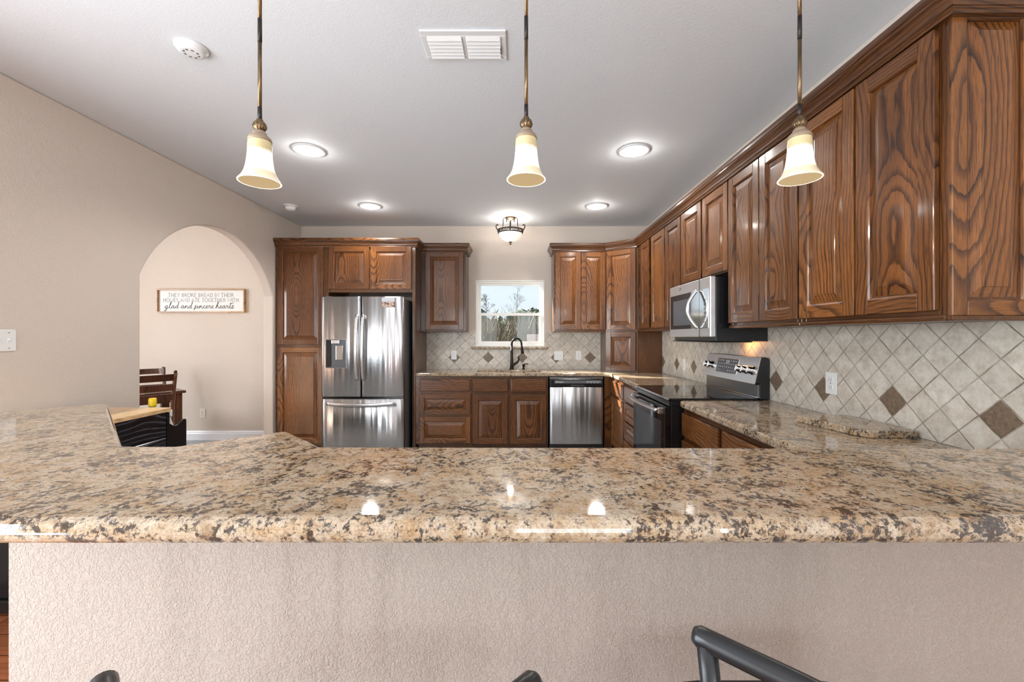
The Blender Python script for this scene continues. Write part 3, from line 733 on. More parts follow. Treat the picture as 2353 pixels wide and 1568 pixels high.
# ================================================================== backsplash
bm = BM(); box(bm, -1.151, WX0-0.001, YB-0.008, YB-0.0005, 0.9145, 1.384); box(bm, WX1+0.001, 1.074, YB-0.008, YB-0.0005, 0.9145, 1.384); box(bm, WX0-0.001, WX1+0.001, YB-0.008, YB-0.0005, 0.9145, 1.165)
tag(obj('tile_backsplash', bm, 'tile_back'), 'diagonal stone tile backsplash behind the sink', 'backsplash')
bm = BM(); box(bm, XR-0.008, XR-0.0005, 1.000, 4.790, 0.9145, 1.384)
box(bm, XR-0.008, XR-0.0005, 2.72, 3.49, 1.384, 1.75)
tag(obj('tile_backsplash', bm, 'tile_right'), 'diagonal stone tile backsplash along the right wall', 'backsplash')
# ================================================================== refrigerator
t = thing('refrigerator', 'stainless French-door refrigerator with a bottom freezer drawer', 'refrigerator', (-2.117, 4.550, 0))
W = 0.894
bm = BM(); box(bm, 0.008, W-0.008, 0.075, 0.800, 0.03, 1.745, 0.006, 2); obj('body', bm, 'greyplastic', t)
for x in (0.03, W-0.10):
    bm = BM(); box(bm, x, x+0.07, 0.02, 0.14, 1.7452, 1.768, 0.004, 2); obj('hinge_cover', bm, 'greyplastic', t)
def front(x0, x1, z0, z1, depth=0.068, bow=0.012, hole=None):
    """door skin slightly bowed across its width, soft vertical edges"""
    bm = BM(); n = 24; xs = [x0+(x1-x0)*i/n for i in range(n+1)]
    def yf(x):
        u = (x-x0)/(x1-x0); e = min(u, 1-u)
        return -bow*(1-(2*(x/W)-1)**2) + 0.010*max(0, 1-e/0.03)**2
    zs = [z0, z0+0.006, z1-0.006, z1]
    G = [[bm.verts.new((x, yf(x)+(0.005 if j in (0, 3) else 0), z)) for x in xs] for j, z in enumerate(zs)]
    B = [[bm.verts.new((x, depth, z)) for x in (x0, x1)] for z in (z0, z1)]
    for j in range(3):
        for i in range(n):
            f = bm.faces.new((G[j][i], G[j][i+1], G[j+1][i+1], G[j+1][i])); f.smooth = True
    bm.faces.new([G[0][i] for i in range(n+1)][::-1]+[B[0][0], B[0][1]]); bm.faces.new([G[3][i] for i in range(n+1)]+[B[1][1], B[1][0]])
    bm.faces.new((G[0][0], G[1][0], G[2][0], G[3][0], B[1][0], B[0][0])); bm.faces.new((G[0][n], B[0][1], B[1][1], G[3][n], G[2][n], G[1][n]))
    bm.faces.new((B[0][0], B[1][0], B[1][1], B[0][1]))
    return bm
def vhandle(x, z0, z1, out=0.075):
    bm = BM(); pts = []
    for i in range(17):
        u = i/16; pts.append((x, -0.012-0.028-(out-0.04)*math.sin(PI*u), z0+(z1-z0)*u))
    tube(bm, pts, 0.014, 10, flat_=(1.15, 0.6))
    for z in (z0+0.03, z1-0.03): box(bm, x-0.009, x+0.009, -0.050, 0.002, z-0.018, z+0.018, 0.003, 1)
    return bm
dl = obj('door', front(0.002, 0.430, 0.676, 1.762), 'steel', t)
dr = obj('door', front(0.439, W-0.002, 0.676, 1.762), 'steel', t)
obj('handle', vhandle(0.402, 0.855, 1.565), 'steel_plain', dl); obj('handle', vhandle(0.468, 0.855, 1.565), 'steel_plain', dr)
fz = obj('freezer_drawer', front(0.002, W-0.002, 0.070, 0.652), 'steel', t)
bm = BM(); pts = [(0.075+(0.735)*i/20, -0.012-0.030-0.030*math.sin(PI*i/20), 0.607-0.012*math.sin(PI*i/20)) for i in range(21)]
tube(bm, pts, 0.018, 10, flat_=(0.55, 1.1))
for x in (0.10, 0.785): box(bm, x-0.016, x+0.016, -0.05, 0.004, 0.594, 0.616, 0.003, 1)
obj('handle', bm, 'steel_plain', fz)
bm = BM(); box(bm, 0.01, W-0.01, 0.02, 0.09, 0.653, 0.676, 0.0); obj('gasket', bm, 'black', t)
bm = BM(); box(bm, 0.02, W-0.02, 0.04, 0.10, 0.0, 0.066, 0.003); obj('base_grille', bm, 'black', t)
# ice and water dispenser: a framed alcove with paddle and spout
ds = thing('dispenser', None, None); ds.parent = t
bm = BM(); ring(bm, 0.052, 0.280, 0.985, 1.300, 0.006, -0.018, 0.004, 0.002); obj('bezel', bm, 'steel_plain', ds)
bm = BM(); box(bm, 0.058, 0.274, -0.0155, 0.0, 0.991, 1.294, 0.001); box(bm, 0.062, 0.270, -0.017, -0.014, 0.991, 1.02, 0.001); obj('alcove', bm, 'greyplastic', ds)
bm = BM(); box(bm, 0.062, 0.118, -0.0175, -0.014, 1.000, 1.290, 0.001); obj('control_strip', bm, 'black', ds)
bm = BM(); box(bm, 0.122, 0.208, -0.030, -0.014, 1.250, 1.292, 0.005, 2); obj('spout', bm, 'steel_plain', ds)
bm = BM(); box(bm, 0.168, 0.246, -0.026, -0.014, 1.075, 1.232, 0.005, 2); obj('paddle', bm, 'chrome', ds)

def photomat():
    m, nt, b = newmat('glossy_photo_print'); v = objvec(nt)
    n = noise(nt, v, 38, 4, 0.6); s = N(nt, 'ShaderNodeSeparateXYZ'); nt.links.new(v, s.inputs[0])
    c = ramp(nt, n, [(0.40, (0.03, 0.025, 0.03)), (0.47, (0.30, 0.17, 0.12)), (0.56, (0.55, 0.36, 0.25)), (0.66, (0.50, 0.44, 0.40))])
    top = math_(nt, 'GREATER_THAN', s.outputs[2], 0.058)
    nt.links.new(mix(nt, top, c, (0.50, 0.51, 0.53)), b.inputs['Base Color']); b.inputs['Roughness'].default_value = 0.3
    return m
M['photo'] = photomat()
bm = BM(); box(bm, 0, 0.140, -0.003, 0, 0, 0.100, 0.0006)
ph = tag(obj('photo_print', bm, 'photo', None, (-1.457, 4.5405, 1.648)), 'small photo print stuck to the top of the right refrigerator door', 'photo')

# ================================================================== dishwasher
t = thing('dishwasher', 'stainless dishwasher with a black control panel under the countertop', 'dishwasher', (0.372, 4.800, 0))
W = 0.622
bm = BM(); box(bm, 0.004, W-0.004, 0.02, 0.560, 0.02, 0.868, 0); obj('body', bm, 'blackmatte', t)
bm = BM(); n = 20
G = [[bm.verts.new((0.010+(W-0.02)*i/n, -0.026-0.006*math.sin(PI*i/n)-(0.003 if 0 < j < 3 else 0), z)) for i in range(n+1)] for j, z in enumerate((0.105, 0.112, 0.748, 0.754))]
for j in range(3):
    for i in range(n): bm.faces.new((G[j][i], G[j][i+1], G[j+1][i+1], G[j+1][i])).smooth = True
bk = [bm.verts.new(c) for c in ((0.010, 0.015, 0.105), (W-0.010, 0.015, 0.105), (W-0.010, 0.015, 0.754), (0.010, 0.015, 0.754))]
bm.faces.new([G[0][i] for i in range(n, -1, -1)]+[bk[0], bk[1]]); bm.faces.new([G[3][i] for i in range(n+1)]+[bk[2], bk[3]])
bm.faces.new([G[j][0] for j in range(4)]+[bk[3], bk[0]]); bm.faces.new([G[j][n] for j in range(3, -1, -1)]+[bk[1], bk[2]]); bm.faces.new(bk)
obj('door', bm, 'steel', t)
cp = thing('control_panel', None, None); cp.parent = t
bm = BM(); box(bm, 0.008, W-0.008, -0.034, 0.015, 0.757, 0.848, 0.010, 3); obj('fascia', bm, 'black', cp)
bm = BM(); box(bm, 0.06, W-0.03, -0.0365, -0.030, 0.795, 0.830, 0.003, 2); obj('button_strip', bm, 'greyplastic', cp)
bm = BM(); box(bm, 0.24, 0.40, -0.0352, -0.030, 0.762, 0.782, 0.002, 1); obj('latch_pocket', bm, 'slot', cp)
bm = BM()
for i in range(8): box(bm, 0.42+i*0.020, 0.432+i*0.020, -0.0372, -0.0363, 0.817, 0.821)
for i in range(4): box(bm, 0.425+i*0.038, 0.445+i*0.038, -0.0372, -0.0363, 0.804, 0.809)
obj('button_marking', bm, 'mark', cp)
text_mesh('Whirlpool', 0.021, 'lettering', 'mark', cp, (0.115, -0.0368, 0.812), (PI/2, 0, 0))
bm = BM(); box(bm, 0.006, W-0.006, -0.012, 0.015, 0.851, 0.862, 0.002); obj('top_strip', bm, 'steel_plain', t)
bm = BM(); box(bm, 0.01, W-0.01, 0.03, 0.10, 0.0, 0.10, 0); obj('toe_kick', bm, 'black', t)

# ================================================================== range  (local frame: +x towards the viewer along the wall, -y into the room)
t = thing('range', 'freestanding electric range with black glass cooktop and stainless backguard', 'range', (1.000, 3.490, 0), -PI/2)
W = 0.745
bm = BM(); box(bm, 0.003, W-0.003, 0.012, 0.640, 0.03, 0.908, 0.002); obj('body', bm, 'black', t)
bm = BM(); box(bm, 0, W, -0.006, 0.580, 0.9085, 0.925, 0.004, 3); obj('cooktop', bm, 'blackglass', t)
bm = BM(); box(bm, 0.001, W-0.001, -0.0095, -0.0055, 0.912, 0.9255, 0.001); obj('cooktop_trim', bm, 'steel_plain', t)
def burner(x, y, r):
    bm = BM(); rr = [r, r-0.003]
    A = [[bm.verts.new((x+q*math.cos(2*PI*i/48), y+q*math.sin(2*PI*i/48), 0.9253)) for i in range(48)] for q in rr]
    for i in range(48): bm.faces.new((A[0][i], A[0][(i+1) % 48], A[1][(i+1) % 48], A[1][i]))
    obj('burner', bm, 'greyplastic', t)
for a in ((0.20, 0.14, 0.085), (0.55, 0.14, 0.11), (0.20, 0.42, 0.075), (0.55, 0.42, 0.085)): burner(*a)
bm = BM(); box(bm, 0.004, W-0.004, -0.002, 0.012, 0.872, 0.906, 0.002); obj('vent_rail', bm, 'black', t)
dv = thing('oven_door', None, None); dv.parent = t
bm = BM(); box(bm, 0.004, W-0.004, -0.030, 0.010, 0.185, 0.868, 0.006, 2); obj('door_panel', bm, 'blackglass', dv)
bm = BM(); box(bm, 0.075, W-0.075, -0.0312, -0.029, 0.30, 0.76, 0.0005); obj('door_window', bm, 'ovenglass', dv)
bm = BM(); pts = [(0.035+(W-0.07)*i/20, -0.060-0.022*math.sin(PI*i/20), 0.838-0.002*math.sin(PI*i/20)) for i in range(21)]
tube(bm, pts, 0.024, 10, flat_=(0.95, 0.45))
for x in (0.045, W-0.045): box(bm, x-0.014, x+0.014, -0.062, -0.028, 0.818, 0.858, 0.004, 2)
obj('handle', bm, 'steel_plain', dv)
bm = BM(); box(bm, 0.004, W-0.004, -0.026, 0.010, 0.035, 0.178, 0.006, 2); obj('storage_drawer', bm, 'black', t)
bg_ = thing('backguard', None, None); bg_.parent = t
bm = BM(); prism(bm, [(0.592, 0.915), (0.6555, 0.915), (0.6555, 1.178), (0.640, 1.192), (0.600, 1.192), (0.560, 1.020), (0.592, 1.020)], 'x', 0.003, W-0.003)
obj('housing', bm, 'blackmatte', bg_, bevel=(0.004, 2))
bm = BM(); prism(bm, [(0.553, 1.018), (0.5585, 1.018), (0.5985, 1.191), (0.593, 1.191)], 'x', 0.0, W); pf = obj('control_fascia', bm, 'steel_light', bg_)
bm = BM(); box(bm, 0.0, W, 0.577, 0.591, 0.930, 1.017, 0.005, 2); obj('splash_panel', bm, 'steel_dark', bg_)
bm = BM(); box(bm, 0.0, W, 0.570, 0.592, 0.9255, 0.934, 0.003, 2); obj('vent_strip', bm, 'chrome', bg_)
# on the tilted fascia: display, marks and five knobs.  u along the range, s up the slope
sl = Vector((0, 0.040, 0.173)); sl.normalize(); nn = Vector((0, -sl.z, sl.y))
base_pt = Vector((0, 0.553, 1.018))
def onf(u, s, h): return base_pt+Vector((u, 0, 0))+sl*s+nn*h
FR = Matrix(((1, 0, 0, 0), (0, sl.y, nn.y, 0), (0, sl.z, nn.z, 0), (0, 0, 0, 1)))   # local (u, s, h) -> range frame
def onfm(bm): bmesh.ops.transform(bm, matrix=Matrix.Translation(base_pt) @ FR, verts=bm.verts); return bm
bm = BM(); box(bm, 0.198, 0.502, 0.040, 0.150, 0.0004, 0.003, 0.001); obj('display_bezel', onfm(bm), 'chrome', bg_)
bm = BM(); box(bm, 0.203, 0.497, 0.045, 0.145, 0.002, 0.0038, 0.0005); obj('display', onfm(bm), 'greyplastic', bg_)
bm = BM(); rnd = random.Random(5)
for r in range(4):
    for c in range(9):
        if r == 3 and c < 5 and c not in (0, 1): continue
        if r == 0 and c in (3, 4, 5): continue
        u = 0.225+c*0.030; s = 0.130-r*0.024
        box(bm, u, u+0.006+0.006*rnd.random(), s, s+0.005+0.004*rnd.random(), 0.0038, 0.0042)
ring_pts = [(0.335, 0.118), (0.375, 0.118), (0.375, 0.136), (0.335, 0.136)]
box(bm, 0.333, 0.376, 0.116, 0.120, 0.0038, 0.0043); box(bm, 0.333, 0.376, 0.134, 0.138, 0.0038, 0.0043); box(bm, 0.333, 0.340, 0.12, 0.134, 0.0038, 0.0043); box(bm, 0.369, 0.376, 0.12, 0.134, 0.0038, 0.0043); box(bm, 0.348, 0.362, 0.125, 0.129, 0.0038, 0.0043)
obj('display_marking', onfm(bm), 'mark', bg_)
for u in (0.052, 0.118, 0.548, 0.620, 0.694):
    bm = BM(); lathe(bm, [(0.030, 0.0005), (0.030, 0.006), (0.024, 0.010), (0.0225, 0.034), (0.019, 0.038), (0.0001, 0.038)], 24)
    box(bm, -0.0045, 0.0045, -0.0225, 0.0225, 0.034, 0.044, 0.002, 2)
    bmesh.ops.transform(bm, matrix=Matrix.Translation((u, 0.088, 0)), verts=bm.verts)
    obj('knob', onfm(bm), 'chrome', bg_)

# ================================================================== microwave
t = thing('microwave', 'over-the-range stainless microwave with black window and curved handle', 'microwave', (1.277, 3.500, 1.326), -PI/2)
W, H, D = 0.730, 0.405, 0.382
bm = BM(); box(bm, 0.004, W-0.004, 0.040, D, -0.028, H-0.004, 0.003, 2); obj('body', bm, 'black', t)
bm = BM(); box(bm, 0.03, W-0.03, 0.012, 0.30, -0.036, -0.0285, 0.003, 1); obj('underside_grille', bm, 'blackmatte', t)
bm = BM(); box(bm, 0.0, W, 0.0, 0.039, 0.0, H, 0.006, 3); fr_ = obj('door', bm, 'steel_light', t)
bm = BM(); box(bm, 0.020, 0.425, -0.0016, 0.004, 0.060, 0.330, 0.004, 2); obj('window', bm, 'black', fr_)
bm = BM(); box(bm, 0.085, 0.425, -0.0024, 0.0, 0.090, 0.285, 0.002, 1); obj('window_screen', bm, 'mwglass', fr_)
bm = BM(); box(bm, 0.428, 0.705, -0.0018, 0.004, 0.060, 0.330, 0.003, 2); obj('control_panel', bm, 'chrome', fr_)
bm = BM(); box(bm, 0.566, 0.5685, -0.0024, 0.002, 0.002, H-0.002); obj('door_seam', bm, 'slot', fr_)
bm = BM(); pts = [(0.530+0.030*(1-math.sin(PI*i/20)), -0.012-0.058*math.sin(PI*i/20), 0.060+0.272*i/20) for i in range(21)]
tube(bm, pts, 0.013, 10, flat_=(0.9, 0.9)); obj('handle', bm, 'steel_plain', fr_)
bm = BM(); pts = smoothpath([(0.205, 0.372), (0.218, 0.362), (0.232, 0.378), (0.240, 0.371)], 6); ribbon(bm, pts, 0.004, -0.0006); pts = smoothpath([(0.212, 0.374), (0.226, 0.379), (0.236, 0.364)], 6); ribbon(bm, pts, 0.003, -0.0006)
obj('emblem', bm, 'slot', fr_)
bm = BM()
for r in range(6):
    for c in range(2): box(bm, 0.640+c*0.022, 0.650+c*0.022, -0.0024, -0.0017, 0.10+r*0.030, 0.106+r*0.030)
obj('button_marking', bm, 'slot', fr_)
bm = BM(); box(bm, 0.46, 0.60, 0.30, 0.345, -0.031, -0.0285, 0.001); obj('task_lamp_lens', bm, emis('warm_task_lens', (1.0, 0.50, 0.20), 3.0), t)
bulb('microwave_task_light', (1.612, 2.985, 1.285), 0.55, 0.03, (1.0, 0.42, 0.14))

# ================================================================== faucet and soap dispenser
t = thing('faucet', 'dark bronze gooseneck pull-down faucet behind the sink', 'faucet', (-0.060, 5.292, 0.9145))
bm = BM(); lathe(bm, [(0.030, 0.0), (0.030, 0.006), (0.025, 0.012), (0.020, 0.05), (0.0185, 0.12), (0.016, 0.19), (0.0145, 0.30)], 24)
obj('body', bm, 'bronze', t)
u_ = Vector((0.90, -0.43)); r_ = 0.068; pts = [(0, 0, 0.29)]
for i in range(0, 19):
    a = PI-PI*1.06*i/18; q = r_+r_*math.cos(a); pts.append((u_.x*q, u_.y*q, 0.318+r_*1.05*math.sin(a)))
bm = BM(); tube(bm, pts, 0.0125, 14); obj('spout', bm, 'bronze', t)
e = Vector(pts[-1]); f_ = e+Vector((u_.x*0.016, u_.y*0.016, -0.105))
bm = BM(); tube(bm, [e, e.lerp(f_, 0.25), e.lerp(f_, 0.8), f_], 0.015, 14, radii=[0.0135, 0.015, 0.020, 0.0195]); obj('spray_head', bm, 'bronze', t)
bm = BM(); tube(bm, smoothpath([(0.0, -0.01, 0.055), (0.045, -0.02, 0.075), (0.080, -0.028, 0.105), (0.088, -0.030, 0.145), (0.080, -0.028, 0.165)], 4), 0.01, 10, radii=[0.019]*4+[0.015]*4+[0.011]*4+[0.008]*5)
obj('handle', bm, 'bronze', t)
t = thing('soap_dispenser', 'small dark bronze soap pump right of the faucet', 'soap dispenser', (0.088, 5.292, 0.9145))
bm = BM(); lathe(bm, [(0.020, 0.0), (0.020, 0.008), (0.013, 0.014), (0.012, 0.035), (0.019, 0.042), (0.019, 0.058), (0.010, 0.066), (0.0001, 0.067)], 20); obj('body', bm, 'bronze', t)
bm = BM(); tube(bm, smoothpath([(0, 0, 0.060), (0.022, -0.012, 0.070), (0.050, -0.026, 0.070), (0.058, -0.030, 0.062)], 4), 0.006, 10); obj('nozzle', bm, 'bronze', t)

# ================================================================== outlets and switches
def plate(name, label, loc, rot, gangs, kind, mat='white', wide=None):
    W = wide or (0.070+0.046*(gangs-1)); H = 0.116
    t = thing(name, label, 'outlet' if kind[0] == 'o' else 'light switch', loc, rot)
    bm = BM(); box(bm, -W/2, W/2, -0.006, 0, -H/2, H/2, 0.003, 2); obj('cover_plate', bm, mat, t)
    for g in range(gangs):
        x = (g-(gangs-1)/2)*0.046; k = kind[g]
        if k == 'o':
            for zc in (-0.020, 0.020):
                bm = BM(); box(bm, x-0.016, x+0.016, -0.0085, -0.004, zc-0.014, zc+0.014, 0.005, 3); r = obj('receptacle', bm, mat, t)
                bm = BM(); box(bm, x-0.008, x-0.006, -0.0089, -0.008, zc-0.003, zc+0.007); box(bm, x+0.006, x+0.008, -0.0089, -0.008, zc-0.003, zc+0.006); box(bm, x-0.002, x+0.002, -0.0089, -0.008, zc-0.010, zc-0.006)
                obj('slots', bm, 'slot', r)
        else:
            bm = BM(); box(bm, x-0.006, x+0.006, -0.008, -0.004, -0.013, 0.013, 0.001); box(bm, x-0.0045, x+0.0045, -0.018, -0.006, 0.000, 0.010, 0.002, 2); obj('toggle', bm, mat, t)
        for zc in ((-0.042, 0.042) if k == 's' else (0.0,)):
            bm = BM(); lathe(bm, [(0.0035, -0.0078), (0.0035, -0.0055)], 10, 0, x, zc, axis='y'); obj('screw', bm, 'steel_plain', t)
    return t
plate('wall_outlet', 'white outlet on the backsplash left of the window', (-0.800, YB-0.0085, 1.092), 0, 1, 'o')
plate('light_switch', 'white two-gang switch on the backsplash right of the faucet', (0.537, YB-0.0085, 1.084), 0, 2, 'ss')
plate('wall_outlet', 'white outlet on the backsplash near the diagonal corner cabinet', (0.793, YB-0.0085, 1.088), 0, 1, 'o')
plate('wall_outlet', 'white outlet on right tiles between range backguard and corner, seen edge-on', (XR-0.0085, 4.155, 1.050), -PI/2, 1, 'o')
plate('wall_outlet', 'large white outlet on the right-wall tiles above the granite countertop', (XR-0.0085, 2.213, 1.084), -PI/2, 1, 'o', wide=0.078)
plate('wall_outlet', 'almond outlet low on the dining room wall', (-4.016, YB-0.0005, 0.346), 0, 1, 'o', 'cream')
plate('light_switch', 'white toggle switch plate on the left wall at picture edge', (XL+0.0005, 2.246, 1.309), PI/2, 2, 'ss')

# ================================================================== ceiling things
def recessed(label, x, y):
    t = thing('recessed_light', label, 'ceiling light', (x, y, ZC), 0, 'recessed ceiling lights')
    bm = BM(); lathe(bm, [(0.118, 0.0), (0.118, -0.005), (0.112, -0.010), (0.088, -0.012), (0.084, -0.006), (0.080, -0.001)], 40); obj('trim_ring', bm, 'white', t)
    bm = BM(); lathe(bm, [(0.0001, -0.022), (0.03, -0.021), (0.06, -0.017), (0.080, -0.009), (0.0805, -0.004)], 40); obj('lens', bm, 'lens', t)
    l = bulb('recessed_bulb', (x, y, ZC-0.050), 1.9, 0.03, (1.0, 0.97, 0.94)); spot('recessed_beam', (x, y, ZC-0.030), 42, (1.0, 0.96, 0.91))
    return t
recessed('lit recessed ceiling light beside the left pendant lamp', -1.569, 3.175)
recessed('lit recessed ceiling light left of the right pendant lamp, above the range side', 0.890, 3.180)
recessed('lit recessed ceiling light nearest to the refrigerator', -1.580, 4.535)
recessed('lit recessed ceiling light near the back corner, right of flush light', 0.866, 4.535)

t = thing('ceiling_vent', 'white ceiling air vent with two louvred halves', 'air vent', (-0.249, 2.030, ZC))
bm = BM(); x0, x1, y0, y1 = -0.200, 0.200, -0.105, 0.105
box(bm, x0, x1, y0, y0+0.030, -0.008, 0, 0.003, 2); box(bm, x0, x1, y1-0.030, y1, -0.008, 0, 0.003, 2); box(bm, x0, x0+0.03, y0+0.03, y1-0.03, -0.008, 0, 0.003, 2); box(bm, x1-0.03, x1, y0+0.03, y1-0.03, -0.008, 0, 0.003, 2); box(bm, -0.012, 0.012, y0+0.03, y1-0.03, -0.008, 0, 0.002, 1)
obj('vent_frame', bm, 'white', t)
for a, b in ((-0.172, -0.010), (0.010, 0.172)):
    for i in range(6):
        bm = BM(); yc = -0.062+i*0.0248; box(bm, a, b, -0.0128, 0.0128, -0.0012, 0.0012, 0.0005, 1, 0, Matrix.Translation((0, yc, -0.011)) @ Matrix.Rotation(math.radians(-27), 4, 'X')); obj('louvre', bm, 'white', t)
bm = BM(); box(bm, 0.170, 0.174, 0.00, 0.05, -0.016, -0.006, 0.001); obj('damper_lever', bm, 'slot', t)

t = thing('smoke_detector', 'round white smoke detector on the ceiling left of the pendant', 'smoke detector', (-1.584, 2.046, ZC))
bm = BM(); lathe(bm, [(0.070, 0.0), (0.070, -0.008), (0.064, -0.012), (0.060, -0.020), (0.052, -0.028), (0.038, -0.031), (0.0001, -0.031)], 40); obj('body', bm, 'white', t)
bm = BM()
for k in range(8):
    a = 2*PI*k/8; box(bm, -0.006, 0.006, 0.026, 0.034, -0.0316, -0.0300, 0, 1, 0, Matrix.Rotation(a, 4, 'Z'))
obj('sounder_slots', bm, 'greyplastic', t)
t = thing('motion_sensor', 'small white dome sensor on the ceiling by the left wall', 'sensor', (-2.436, 4.530, ZC))
bm = BM(); lathe(bm, [(0.072, 0.0), (0.072, -0.006), (0.064, -0.010)], 32); obj('base', bm, 'white', t)
bm = BM(); lathe(bm, [(0.056, -0.009), (0.052, -0.030), (0.040, -0.046), (0.022, -0.054), (0.0001, -0.056)], 32); obj('dome', bm, 'white', t)

# flush-mount scroll light over the sink
t = thing('flush_ceiling_light', 'scrolled semi-flush ceiling light with a glass bowl above sink', 'ceiling light', (-0.0725, 4.980, ZC))
bm = BM(); lathe(bm, [(0.062, 0.0), (0.064, -0.010), (0.056, -0.020), (0.030, -0.026), (0.018, -0.034), (0.0001, -0.035)], 32); obj('canopy', bm, 'antique', t)
bm = BM(); lathe(bm, [(0.007, -0.03), (0.009, -0.06), (0.006, -0.10), (0.008, -0.165)], 16); obj('stem', bm, 'antique', t)
for k in range(3):
    a = math.radians(90+120*k); R_ = Matrix.Rotation(a, 4, 'Z')
    pts = smoothpath([(0.045, 0, -0.048), (0.055, 0, -0.056), (0.050, 0, -0.036), (0.052, 0, -0.020), (0.075, 0, -0.014), (0.096, 0, -0.030), (0.098, 0, -0.075), (0.100, 0, -0.130), (0.118, 0, -0.160)], 5)
    bm = BM(); tube(bm, pts, 0.0055, 8); bmesh.ops.transform(bm, matrix=R_, verts=bm.verts); obj('arm', bm, 'darkbronze', t)
for k in range(3):
    a = math.radians(10+120*k) if k else math.radians(0)
    a = math.radians((0, 180, 270)[k]); R_ = Matrix.Rotation(a, 4, 'Z')
    pts = smoothpath([(0.138, 0, -0.158), (0.158, 0, -0.138), (0.170, 0, -0.112), (0.166, 0, -0.090), (0.154, 0, -0.084), (0.147, 0, -0.094)], 5)
    bm = BM(); tube(bm, pts, 0.0068, 8); bmesh.ops.transform(bm, matrix=R_, verts=bm.verts); obj('scroll', bm, 'darkbronze', t)
bm = BM()
for z, r in ((-0.152, 0.152), (-0.186, 0.143)): tube(bm, [(r*math.cos(2*PI*i/48), r*math.sin(2*PI*i/48), z) for i in range(49)], 0.0068, 8, caps=False)
for k in range(24):
    a = 2*PI*k/24; b = 2*PI*(k+1)/24; m_ = (a+b)/2
    P3 = lambda an, r, z: (r*math.cos(an), r*math.sin(an), z)
    tube(bm, smoothpath([P3(a, 0.145, -0.184), P3(a+0.05, 0.150, -0.165), P3(m_, 0.151, -0.157), P3(b-0.06, 0.149, -0.166), P3(m_, 0.147, -0.175)], 3), 0.0046, 6)
obj('filigree_ring', bm, 'darkbronze', t)
bm = BM(); lathe(bm, [(0.140, -0.182), (0.138, -0.195), (0.126, -0.225), (0.104, -0.253), (0.072, -0.275), (0.035, -0.288), (0.0001, -0.291)], 40); obj('glass_bowl', bm, 'bowl', t)
bm = BM(); lathe(bm, [(0.004, -0.288), (0.022, -0.290), (0.022, -0.296), (0.009, -0.300), (0.007, -0.310), (0.015, -0.314), (0.015, -0.320), (0.0001, -0.324)], 20); obj('finial', bm, 'antique', t)
bulb('flush_bulb', (-0.0725, 4.980, ZC-0.11), 4.6, 0.03, (1.0, 0.95, 0.88))

# pendant lamps
def pendant(label, x, z, g='amber glass pendant lamps over the bar'):
    t = thing('pendant_lamp', label, 'pendant lamp', (x, 1.400, z), 0, g)
    prof = [(0.0648, 0.0), (0.0655, 0.002), (0.062, 0.007), (0.054, 0.020), (0.047, 0.037), (0.042, 0.058), (0.0385, 0.085), (0.0365, 0.110), (0.0360, 0.135), (0.0365, 0.140), (0.0350, 0.145), (0.0352, 0.152), (0.0345, 0.160)]
    prof = [(r, zz*0.86) for r, zz in prof]
    bm = BM(); lathe(bm, prof+[(r-0.0035, zz) for r, zz in prof[::-1]], 48); obj('glass_shade', bm, 'shade', t)
    bm = BM(); lathe(bm, [(0.0362, 0.135), (0.0368, 0.139), (0.0335, 0.148), (0.0255, 0.155), (0.0215, 0.158), (0.0205, 0.164), (0.0140, 0.172), (0.0001, 0.173)], 36); obj('socket_cap', bm, 'capmetal', t)
    bm = BM(); lathe(bm, [(0.009, 0.169), (0.013, 0.172), (0.0190, 0.179), (0.0205, 0.187), (0.0175, 0.197), (0.0115, 0.203), (0.0095, 0.206), (0.0100, 0.208), (0.0085, 0.210)], 48, flute=12, amp=0.07); obj('fluted_knob', bm, 'antique', t)
    top = ZC-z
    bm = BM(); lathe(bm, [(0.0068, 0.208), (0.0068, 0.250)], 16); obj('lower_sleeve', bm, 'darkbronze', t)
    bm = BM(); lathe(bm, [(0.0062, 0.250), (0.0062, 0.468)], 16); lathe(bm, [(0.0062, 0.545), (0.0062, top-0.02)], 16); obj('rod', bm, 'antique', t)
    bm = BM(); lathe(bm, [(0.0068, 0.468), (0.0068, 0.545)], 16); obj('rod_joint', bm, 'darkbronze', t)
    bm = BM(); lathe(bm, [(0.008, top-0.045), (0.02, top-0.03), (0.055, top-0.018), (0.062, top-0.004), (0.062, top)], 32); obj('canopy', bm, 'darkbronze', t)
    bm = BM(); lathe(bm, [(0.0001, 0.050), (0.014, 0.056), (0.019, 0.072), (0.016, 0.092), (0.011, 0.105), (0.011, 0.132)], 20); obj('light_bulb', bm, 'bulb', t)
    bulb('pendant_bulb', (x, 1.400, z-0.025), 2.4, 0.025, (1.0, 0.94, 0.84))
    return t
pendant('amber bell glass pendant lamp hanging nearest to the arch', -0.856, 1.845)
pendant('amber bell glass pendant lamp in the middle above the bar', 0.032, 1.853)
pendant('amber bell glass pendant lamp in front of the right-wall cabinets', 0.944, 1.855)
